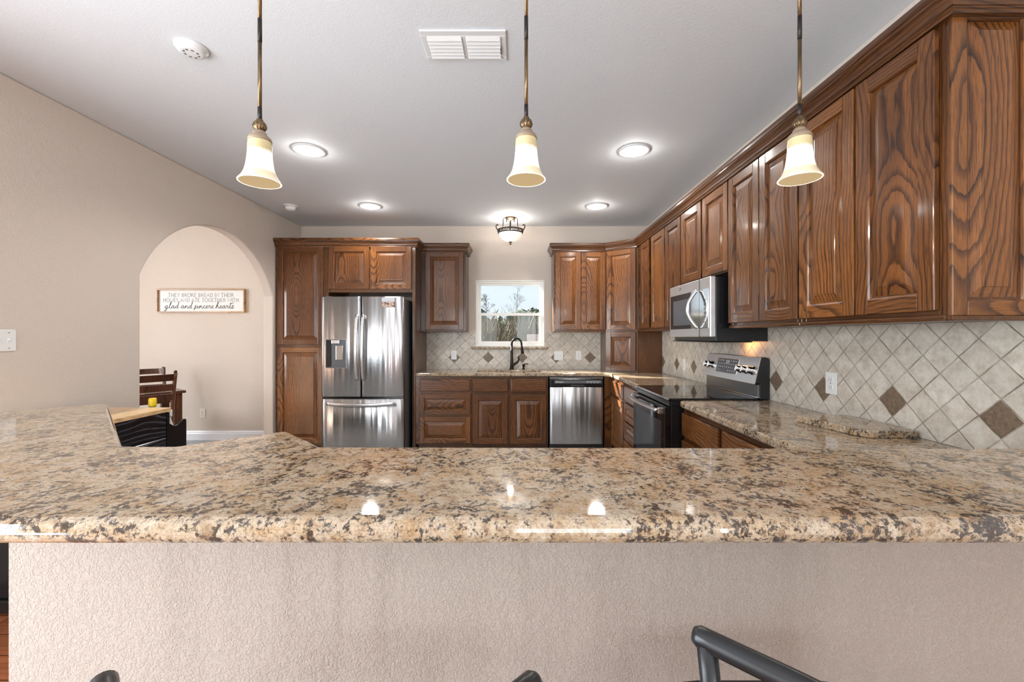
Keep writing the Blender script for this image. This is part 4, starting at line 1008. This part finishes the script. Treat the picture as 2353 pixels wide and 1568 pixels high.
# ================================================================== sign in the dining room
t = thing('wall_sign', 'wood-framed white sign about breaking bread on the dining room wall', 'sign', (-4.020, YB-0.0005, 1.783))
SW, SH = 1.120, 0.300
bm = BM()
box(bm, -SW/2, SW/2, -0.038, 0, SH/2-0.014, SH/2, 0.0015); box(bm, -SW/2, SW/2, -0.038, 0, -SH/2, -SH/2+0.014, 0.0015)
box(bm, -SW/2, -SW/2+0.014, -0.038, 0, -SH/2+0.014, SH/2-0.014, 0.0015); box(bm, SW/2-0.014, SW/2, -0.038, 0, -SH/2+0.014, SH/2-0.014, 0.0015)
obj('frame', bm, 'signwood', t)
bm = BM(); box(bm, -SW/2+0.012, SW/2-0.012, -0.012, 0, -SH/2+0.012, SH/2-0.012); obj('board', bm, 'signface', t)
CAPS = {
 'T': (0.62, [[(0, 1), (0.62, 1)], [(0.31, 1), (0.31, 0)], [(0.2, 0), (0.42, 0)]]), 'H': (0.74, [[(0.08, 0), (0.08, 1)], [(0.66, 0), (0.66, 1)], [(0.08, 0.52), (0.66, 0.52)], [(0, 0), (0.17, 0)], [(0.57, 0), (0.75, 0)]]),
 'E': (0.55, [[(0.08, 0), (0.08, 1)], [(0.08, 1), (0.50, 1)], [(0.08, 0.52), (0.42, 0.52)], [(0.08, 0), (0.54, 0)]]), 'Y': (0.66, [[(0, 1), (0.33, 0.5), (0.66, 1)], [(0.33, 0.5), (0.33, 0)]]),
 'B': (0.58, [[(0.08, 0), (0.08, 1), (0.36, 0.98), (0.46, 0.76), (0.34, 0.54), (0.08, 0.53)], [(0.34, 0.54), (0.54, 0.36), (0.50, 0.1), (0.34, 0), (0.08, 0)]]),
 'R': (0.62, [[(0.08, 0), (0.08, 1), (0.36, 0.98), (0.48, 0.75), (0.34, 0.52), (0.08, 0.50)], [(0.30, 0.5), (0.62, 0)]]),
 'O': (0.80, [[(0.40+0.40*math.cos(2*PI*i/20), 0.5+0.5*math.sin(2*PI*i/20)) for i in range(21)]]), 'K': (0.64, [[(0.08, 0), (0.08, 1)], [(0.58, 1), (0.09, 0.46)], [(0.24, 0.62), (0.64, 0)]]),
 'A': (0.70, [[(0, 0), (0.35, 1), (0.70, 0)], [(0.14, 0.36), (0.56, 0.36)]]), 'D': (0.72, [[(0.08, 0), (0.08, 1), (0.38, 0.98), (0.64, 0.80), (0.71, 0.5), (0.64, 0.2), (0.38, 0.02), (0.08, 0)]]),
 'I': (0.16, [[(0.08, 0), (0.08, 1)], [(0, 0), (0.16, 0)], [(0, 1), (0.16, 1)]]), 'N': (0.74, [[(0.08, 0), (0.08, 1), (0.66, 0), (0.66, 1)]]),
 'M': (0.84, [[(0.05, 0), (0.12, 1), (0.42, 0.12), (0.72, 1), (0.79, 0)]]), 'S': (0.48, [[(0.44, 0.86), (0.26, 1), (0.06, 0.86), (0.08, 0.66), (0.38, 0.42), (0.46, 0.2), (0.26, 0), (0.04, 0.14)]]),
 'G': (0.74, [[(0.68, 0.82), (0.42, 1), (0.12, 0.84), (0, 0.5), (0.12, 0.14), (0.42, 0), (0.68, 0.12), (0.68, 0.42), (0.50, 0.42)]]), 'W': (0.98, [[(0, 1), (0.27, 0), (0.49, 0.85), (0.71, 0), (0.98, 1)]]),
}
SCRIPT = {
 'a': (0.66, [(0, .05), (.16, .33), (.38, .44), (.2, .38), (.09, .15), (.2, 0), (.38, .14), (.44, .42), (.45, .12), (.54, 0), (.66, .08)]),
 'd': (0.70, [(0, .05), (.16, .33), (.38, .42), (.2, .37), (.09, .15), (.2, 0), (.40, .2), (.56, .95), (.54, 1.04), (.47, .6), (.46, .12), (.56, 0), (.70, .08)]),
 'g': (0.66, [(0, .05), (.16, .35), (.40, .45), (.2, .38), (.1, .15), (.22, .02), (.40, .15), (.46, .45), (.38, -.2), (.16, -.58), (.02, -.46), (.28, -.14), (.66, .08)]),
 'l': (0.44, [(0, .05), (.22, .5), (.36, .95), (.29, 1.05), (.17, .6), (.14, .15), (.25, 0), (.44, .08)]),
 'n': (0.66, [(0, .05), (.12, .42), (.14, .2), (.14, 0), (.18, .2), (.34, .43), (.42, .34), (.44, .1), (.53, 0), (.66, .08)]),
 's': (0.46, [(0, .05), (.22, .50), (.28, .28), (.24, .04), (.06, -.02), (.26, 0), (.46, .08)]),
 'S': (0.46, [(0, .05), (.24, .52), (.22, .1), (.06, -.20), (.0, -.12), (.24, .02), (.46, .08)]),
 'i': (0.36, [(0, .05), (.13, .43), (.13, .1), (.22, 0), (.36, .08)]),
 'c': (0.46, [(0, .05), (.15, .33), (.36, .42), (.2, .40), (.09, .18), (.22, 0), (.46, .08)]),
 'e': (0.46, [(0, .08), (.25, .2), (.31, .38), (.2, .43), (.09, .18), (.2, 0), (.46, .08)]),
 'r': (0.50, [(0, .05), (.12, .48), (.17, .38), (.32, .40), (.30, .12), (.38, 0), (.50, .08)]),
 'h': (0.66, [(0, .05), (.24, .5), (.36, .95), (.28, 1.05), (.15, .5), (.10, 0), (.16, .2), (.34, .43), (.42, .34), (.44, .1), (.53, 0), (.66, .08)]),
 't': (0.42, [(0, .05), (.20, .5), (.27, .9), (.18, .3), (.19, .05), (.28, 0), (.42, .08)]),
}
def caps_line(bm, txt, cx, z, h, width, wd):
    adv = 0; items = []
    for ch in txt:
        if ch == ' ': adv += 0.42; continue
        w_, st = CAPS[ch]; items.append((adv, st)); adv += w_+0.16
    k = width/(adv-0.16)
    for a, st in items:
        for s in st: ribbon(bm, [(cx-width/2+(a+p[0])*k, z+p[1]*h) for p in s], wd, -0.0126)
bm = BM(); caps_line(bm, 'THEY BROKE BREAD IN THEIR', -0.010, 0.052, 0.046, 0.835, 0.0054); caps_line(bm, 'HOMES AND ATE TOGETHER WITH', -0.010, -0.012, 0.046, 0.965, 0.0054)
obj('capital_lettering', bm, 'signgrey', t)
bm = BM(); adv = 0; strokes = []
for word in ('glad', 'and', 'sincere', 'hearts'):
    pts = []
    for i, ch in enumerate(word):
        k_ = 'S' if (ch == 's' and i == 0) else ch
        w_, p = SCRIPT[k_]
        pts += [(adv+q[0], q[1]) for q in (p if i == 0 else p[1:])]
        if ch == 't': strokes.append([(adv-0.05, 0.66), (adv+0.30, 0.78), (adv+0.75, 0.86)])
        adv += w_
    strokes.append(pts); adv += 0.30
k_ = 0.885/(adv-0.30)
for s in strokes:
    sp_ = smoothpath([(q[0]+0.18*q[1], q[1], 0) for q in s], 5)
    ribbon(bm, [(-0.475+q.x*k_, -0.094+q.y*0.079) for q in sp_], 0.0060, -0.0128)
obj('script_lettering', bm, 'signblack', t)

# ================================================================== dining table and chairs behind the arch
def local_frame(o, xdir):
    """rotation about z whose local +x is xdir"""
    return math.atan2(xdir[1], xdir[0])
va = Vector((-0.6, -0.8)); vb = Vector((-0.8, 0.6))
rot = local_frame(None, (-va.x, -va.y))      # local +x = away along the short side, local -y ... room side
t = thing('dining_table', 'dark brown wooden dining table seen through the arch', 'table', (-3.50, 4.45, 0), rot)
# local: x from -0.9 to 0 , y from 0 to 0.75 (towards vb)
bm = BM(); box(bm, -0.90, 0.0, 0.0, 0.57, 0.732, 0.760, 0.006, 2); obj('table_top', bm, 'chairwood', t)
bm = BM()
box(bm, -0.86, -0.04, 0.045, 0.067, 0.640, 0.732); box(bm, -0.86, -0.04, 0.503, 0.525, 0.640, 0.732); box(bm, -0.057, -0.035, 0.067, 0.503, 0.640, 0.732); box(bm, -0.865, -0.843, 0.067, 0.503, 0.640, 0.732)
obj('apron', bm, 'chairwood', t)
for x in (-0.87, -0.095):
    for y in (0.03, 0.475): 
        bm = BM(); box(bm, x, x+0.07, y, y+0.07, 0, 0.731, 0.004, 2); obj('leg', bm, 'chairwood', t)
def chair(label, loc, rot, h=0.985):
    """ladder-back chair; local: back along x at y=0, seat towards +y"""
    t = thing('dining_chair', label, 'chair', loc, rot, 'dark ladder-back dining chairs')
    bm = BM(); box(bm, -0.215, 0.215, 0.01, 0.42, 0.440, 0.472, 0.012, 3); obj('seat', bm, 'chairwood', t)
    for s in (-1, 1):
        bm = BM(); tube(bm, smoothpath([(s*0.195, -0.03, 0.0), (s*0.200, 0.015, 0.25), (s*0.203, 0.018, 0.46), (s*0.206, -0.010, 0.70), (s*0.212, -0.065, h-0.03), (s*0.213, -0.072, h)], 4), 0.022, 8, flat_=(0.75, 1.05)); obj('rear_leg', bm, 'chairwood', t)
        bm = BM(); box(bm, s*0.190-0.02, s*0.190+0.02, 0.365, 0.405, 0, 0.442, 0.004, 1); obj('leg', bm, 'chairwood', t)
    for z0, z1 in ((h-0.075, h-0.012), (h-0.170, h-0.106), (h-0.262, h-0.200)):
        bm = BM(); n = 12; q = []
        for i in range(n+1):
            x = -0.200+0.400*i/n; y = -0.018-0.060*((z0-0.66)/0.30)-0.026*(1-(x/0.2)**2)
            q.append([bm.verts.new((x, y+dy, z)) for dy, z in ((-0.008, z0), (-0.012, z1), (0.004, z1), (0.008, z0))])
        for a, b in zip(q, q[1:]):
            for k in range(4): bm.faces.new((a[k], b[k], b[(k+1) % 4], a[(k+1) % 4])).smooth = False
        bm.faces.new(q[0]); bm.faces.new(q[-1][::-1]); obj('back_slat', bm, 'chairwood', t)
    bm = BM(); box(bm, -0.19, 0.19, 0.375, 0.397, 0.375, 0.440); box(bm, -0.195, -0.175, 0.03, 0.38, 0.375, 0.440); box(bm, 0.175, 0.195, 0.03, 0.38, 0.375, 0.440); obj('seat_rail', bm, 'chairwood', t)
    return t
c1 = Vector((-3.25, 4.00)); mid = c1+va*0.212
chair('dark brown ladder-back dining chair nearest the arch, its back to the kitchen', (mid.x-0.8*0.07, mid.y+0.6*0.07, 0), math.atan2(-vb.x, vb.y))
c2 = Vector((-4.28, 5.10)); mid = c2+va*0.212
chair('dark ladder-back dining chair at the far side of the dining table', (mid.x+0.04, mid.y-0.03, 0), math.atan2(vb.x, -vb.y), 0.955)

# ================================================================== black cart with its side rack and the bottles
t = thing('kitchen_cart', 'black wooden kitchen cart with a light wood top by left wall', 'cart', (-2.720, 2.000, 0))
W, D = 0.613, 0.542
bm = BM(); box(bm, 0.0, W+0.012, -0.010, D+0.006, 0.876, 0.900, 0.003, 2); obj('cart_top', bm, 'butcher', t)
bm = BM(); box(bm, 0.012, W-0.012, 0.010, D-0.004, 0.075, 0.8755, 0.002); obj('body', bm, 'black', t)
BS = bpy.data.objects
def blackfront(nm, y0, y1, z0, z1):   # fronts on the +x side
    bm = BM(); box(bm, 0, y1-y0, -0.016, 0, 0, z1-z0, 0.002, 1); o = obj(nm, bm, 'blackwood', t, (W-0.012, y0, z0), PI/2); return o
dr_ = blackfront('drawer', 0.020, 0.522, 0.735, 0.872)
for y0, y1 in ((0.020, 0.268), (0.274, 0.522)): blackfront('door', y0, y1, 0.095, 0.722)
bm = BM(); box(bm, -0.002, W+0.004, -0.008, D, 0.014, 0.074, 0.006, 2); obj('plinth', bm, 'black', t)
bm = BM(); box(bm, W-0.040, W-0.002, D-0.006, D+0.012, 0.075, 0.874, 0.002); obj('corner_post', bm, 'black', t)
for x in (0.05, W-0.05):
    for y in (0.05, D-0.05):
        bm = BM(); lathe(bm, [(0.022, -0.012), (0.024, 0), (0.022, 0.012)], 20, 0, y, 0.024, axis='x'); bmesh.ops.transform(bm, matrix=Matrix.Translation((x, 0, 0)), verts=bm.verts); obj('caster', bm, 'blackmatte', t)
r = thing('side_rack', None, None); r.parent = t
bm = BM(); prof = [(D+0.014, 0.46), (D+0.162, 0.46), (D+0.162, 0.790), (D+0.158, 0.800), (D+0.150, 0.803)]
for i in range(1, 16):
    u = i/16; prof.append((D+0.150-0.136*u, 0.790+0.012*math.cos(2*PI*u)-0.006*math.sin(PI*u)))
prof.append((D+0.014, 0.800))
prism(bm, prof, 'x', 0.578, 0.594); obj('rack_end', bm, 'black', r)
bm = BM(); prism(bm, prof, 'x', 0.06, 0.076); obj('rack_end', bm, 'black', r)
bm = BM(); box(bm, 0.076, 0.578, D+0.014, D+0.160, 0.470, 0.486); box(bm, 0.076, 0.578, D+0.146, D+0.158, 0.486, 0.640); obj('rack_tray', bm, 'black', r)
def bottle(nm, label, x, y, z, r_, h, cap, capm):
    t = thing(nm, label, 'bottle', (x, y, z))
    bm = BM(); lathe(bm, [(0.0001, 0.0), (r_, 0.002), (r_*1.02, 0.02), (r_*1.02, h*0.62), (r_*0.8, h*0.75), (r_*0.46, h*0.84), (r_*0.44, h*0.9)], 24); obj('body', bm, 'clearplastic', t)
    bm = BM(); lathe(bm, [(r_*cap, h*0.885), (r_*cap*1.03, h*0.90), (r_*cap, h*0.985), (r_*cap*0.85, h), (0.0001, h)], 24); obj('cap', bm, capm, t)
bottle('squeeze_bottle', 'squeeze bottle with a yellow cap behind the black cart top', -2.284, 2.635, 0.4865, 0.034, 0.457, 0.60, 'yellow')
bottle('squeeze_bottle', 'bottle with a white cap in the black cart side rack', -2.180, 2.630, 0.4865, 0.030, 0.385, 0.62, 'white')

# ================================================================== bar stools
def stool(label, loc, rot):
    """tub-backed metal stool: a U-shaped top rail open towards the bar; local +y is the front"""
    t = thing('bar_stool', label, 'stool', loc, rot, 'dark metal bar stools')
    pts = smoothpath([(-0.205, 0.0, 1.0), (-0.145, -0.057, 1.0), (-0.085, -0.112, 1.0), (0, -0.140, 1.0), (0.085, -0.112, 1.0), (0.145, -0.057, 1.0), (0.205, 0, 1.0)], 5)
    d0 = (pts[0]-pts[1]).normalized(); d1 = (pts[-1]-pts[-2]).normalized()
    P_ = [pts[0]+d0*0.006]+pts+[pts[-1]+d1*0.006]
    bm = BM(); tube(bm, P_, 0.0115, 16, radii=[0.008]+[0.0115]*len(pts)+[0.008]); obj('top_rail', bm, 'stool', t)
    for s in (-1, 1):
        bm = BM(); tube(bm, [(s*0.200, -0.006, 0.998), (s*0.190, -0.007, 0.90), (s*0.176, -0.004, 0.735)], 0.0105, 14); obj('arm_post', bm, 'stool', t)
    for i in range(5):
        u = (i+1)/6; k = int(u*(len(pts)-1)); p = pts[k]
        bm = BM(); tube(bm, [(p.x, p.y, 0.992), (p.x*0.86, p.y*0.75+0.01, 0.735)], 0.007, 10); obj('back_spindle', bm, 'stool', t)
    bm = BM(); prism(bm, [(x*1.0, y) for x, y in rrect(-0.20, 0.20, -0.13, 0.26, 0.10)], 'z', 0.700, 0.745); obj('seat', bm, 'blackmatte', t, bevel=(0.012, 3))
    for sx in (-1, 1):
        for y0, y1 in ((-0.09, -0.15), (0.20, 0.26)):
            bm = BM(); tube(bm, [(sx*0.15, y0, 0.705), (sx*0.205, y1, 0.004)], 0.0125, 12); obj('leg', bm, 'stool', t)
    bm = BM(); tube(bm, [(-0.190, -0.135, 0.20), (0.190, -0.135, 0.20), (0.190, 0.245, 0.20), (-0.190, 0.245, 0.20), (-0.190, -0.135, 0.20)], 0.009, 10); obj('foot_rail', bm, 'stool', t)
    return t
stool('dark metal bar stool whose two rail ends show at the lower left', (-0.190, 0.401, 0), 0)
stool('dark metal bar stool at the right with its curved back rail in view', (0.407, 0.464, 0), 0)

# ================================================================== outside the sink window
bm = BM(); box(bm, -14, 16, 5.60, 40, -0.40, -0.30)
def yardmat():
    m, nt, b = newmat('dry_winter_grass'); n = noise(nt, objvec(nt), 3.0, 6, 0.7)
    nt.links.new(ramp(nt, n, [(0.35, (0.04, 0.035, 0.02)), (0.6, (0.09, 0.075, 0.045))]), b.inputs['Base Color']); b.inputs['Roughness'].default_value = 0.9; return m
struct('ground', bm, yardmat(), label='winter grass yard beyond the window')
def varied(name, stops, sc=0.9):
    m, nt, b = newmat(name); n = noise(nt, objvec(nt), sc, 5, 0.75)
    nt.links.new(ramp(nt, n, stops), b.inputs['Base Color']); b.inputs['Roughness'].default_value = 0.9; return m
M['twig'] = varied('winter_twig_bark', [(0.35, (0.085, 0.072, 0.052)), (0.5, (0.13, 0.12, 0.09)), (0.65, (0.20, 0.18, 0.135))])
M['ever'] = varied('evergreen_leaf', [(0.35, (0.025, 0.040, 0.026)), (0.6, (0.055, 0.075, 0.048))], 6.0)
rnd = random.Random(3)
def blades(bm, n, xr, yr, zr, ln, wd, up=1.0):
    for _ in range(n):
        p = Vector((rnd.uniform(*xr), rnd.uniform(*yr), rnd.uniform(*zr)))
        d = Vector((rnd.gauss(0, 0.42), rnd.gauss(0, 0.30), up)); d.normalize()
        l = rnd.uniform(0.5, 1)*ln; s = Vector((rnd.gauss(0, 1), rnd.gauss(0, 1), 0)); s = (s-d*s.dot(d)).normalized()*wd*rnd.uniform(0.5, 1.1)
        q = p+d*l*0.6+Vector((rnd.gauss(0, 0.05), rnd.gauss(0, 0.05), 0))*ln; e = p+d*l
        a = [bm.verts.new(c) for c in (p-s, p+s, q+s*0.7, e, q-s*0.7)]
        bm.faces.new(a)
bm = BM(); blades(bm, 9000, (-3.0, 3.2), (9.6, 11.4), (-0.30, 1.45), 0.80, 0.0075)
tag(obj('brush', bm, 'twig'), 'bare brown brush growing in the yard behind the sink window', 'brush', kind='stuff')
bm = BM()
for _ in range(3400):
    p = Vector((rnd.uniform(-4.5, 5.0), rnd.uniform(12.9, 13.9), rnd.uniform(-0.3, 2.1)))
    if p.z > 1.92+0.10*math.sin(p.x*3.3)+0.06*math.sin(p.x*9.1): continue
    t0 = bmesh.new(); bmesh.ops.create_icosphere(t0, subdivisions=1, radius=rnd.uniform(0.10, 0.22))
    for v in t0.verts: v.co = v.co*rnd.uniform(0.7, 1.3)+p
    merge(bm, t0)
tag(obj('evergreen_hedge', bm, 'ever'), 'dark green hedge along the back of the yard', 'hedge', kind='stuff')
def bare_tree(label, x, y, h, seed, spread=0.5, rad=0.03):
    rr = random.Random(seed); t = thing('bare_tree', label, 'tree', (x, y, -0.30))
    bm = BM(); bb = BM()
    trunk = [Vector((0, 0, 0)), Vector((rr.gauss(0, .05), rr.gauss(0, .05), h*0.35)), Vector((rr.gauss(0, .1), 0, h*0.7)), Vector((rr.gauss(0, .15), 0, h))]
    tube(bm, trunk, rad, 6, radii=[rad, rad*0.8, rad*0.5, rad*0.15])
    def grow(p, d, l, r, dep):
        e = p+d*l; tube(bb, [p, p.lerp(e, 0.5)+Vector((rr.gauss(0, .03), rr.gauss(0, .03), 0.02)), e], r, 4, radii=[r, r*0.8, r*0.5])
        if dep > 0:
            for _ in range(3):
                nd = (d+Vector((rr.gauss(0, 0.5), rr.gauss(0, 0.4), rr.gauss(0.12, 0.25)))).normalized(); grow(e, nd, l*0.68, r*0.62, dep-1)
    for k in range(11):
        u = rr.uniform(0.45, 0.98); p = trunk[1].lerp(trunk[3], (u-0.35)/0.65)
        grow(p, Vector((rr.gauss(0, spread), rr.gauss(0, spread*0.6), 0.8)).normalized(), h*0.13*(1.25-u), rad*0.35, 3)
    obj('trunk', bm, 'twig', t); obj('branches', bb, 'twig', t)
bare_tree('small bare tree showing in the upper left of the window', -1.15, 15.5, 3.05, 2, 0.45, 0.028)
bare_tree('thin bare sapling in the middle of the window view', -0.10, 14.2, 3.75, 8, 0.16, 0.015)
t = thing('evergreen_tree', 'round dark evergreen treetop at the right of the window view', 'tree', (0.62, 17.0, -0.30))
bm = BM(); tube(bm, [(0, 0, 0), (0.03, 0, 1.5), (0, 0, 2.5)], 0.10, 8); obj('trunk', bm, 'twig', t)
bm = BM()
for _ in range(260):
    a = rnd.uniform(0, 2*PI); q = rnd.uniform(0, 1)**0.6*0.62; p = Vector((q*math.cos(a), q*math.sin(a), 2.20+0.50*math.sqrt(max(0, 1-(q/0.64)**2))*rnd.uniform(-0.6, 1)))
    t0 = bmesh.new(); bmesh.ops.create_icosphere(t0, subdivisions=1, radius=rnd.uniform(0.05, 0.11))
    for v in t0.verts: v.co = v.co*rnd.uniform(0.6, 1.4)+p
    merge(bm, t0)
obj('crown', bm, 'ever', t)
t = thing('garden_shed', 'small shed with a pinkish roof in the lower right of the window', 'shed', (0.24, 7.2, -0.30))
bm = BM(); prism(bm, [(0.0, 0.0), (1.6, 0.0), (1.6, 1.36), (0.8, 1.62), (0.0, 1.36)], 'x', 0.03, 2.4); obj('shed_walls', bm, flat('shed_wall_paint', (0.20, 0.165, 0.14), 0.8), t)
bm = BM(); prism(bm, [(-0.10, 1.325), (0.8, 1.635), (1.7, 1.325), (1.7, 1.36), (0.8, 1.67), (-0.10, 1.36)], 'x', -0.04, 2.5); obj('shed_roof', bm, varied('faded_shingle', [(0.35, (0.055, 0.038, 0.036)), (0.6, (0.075, 0.055, 0.052))], 9.0), t)
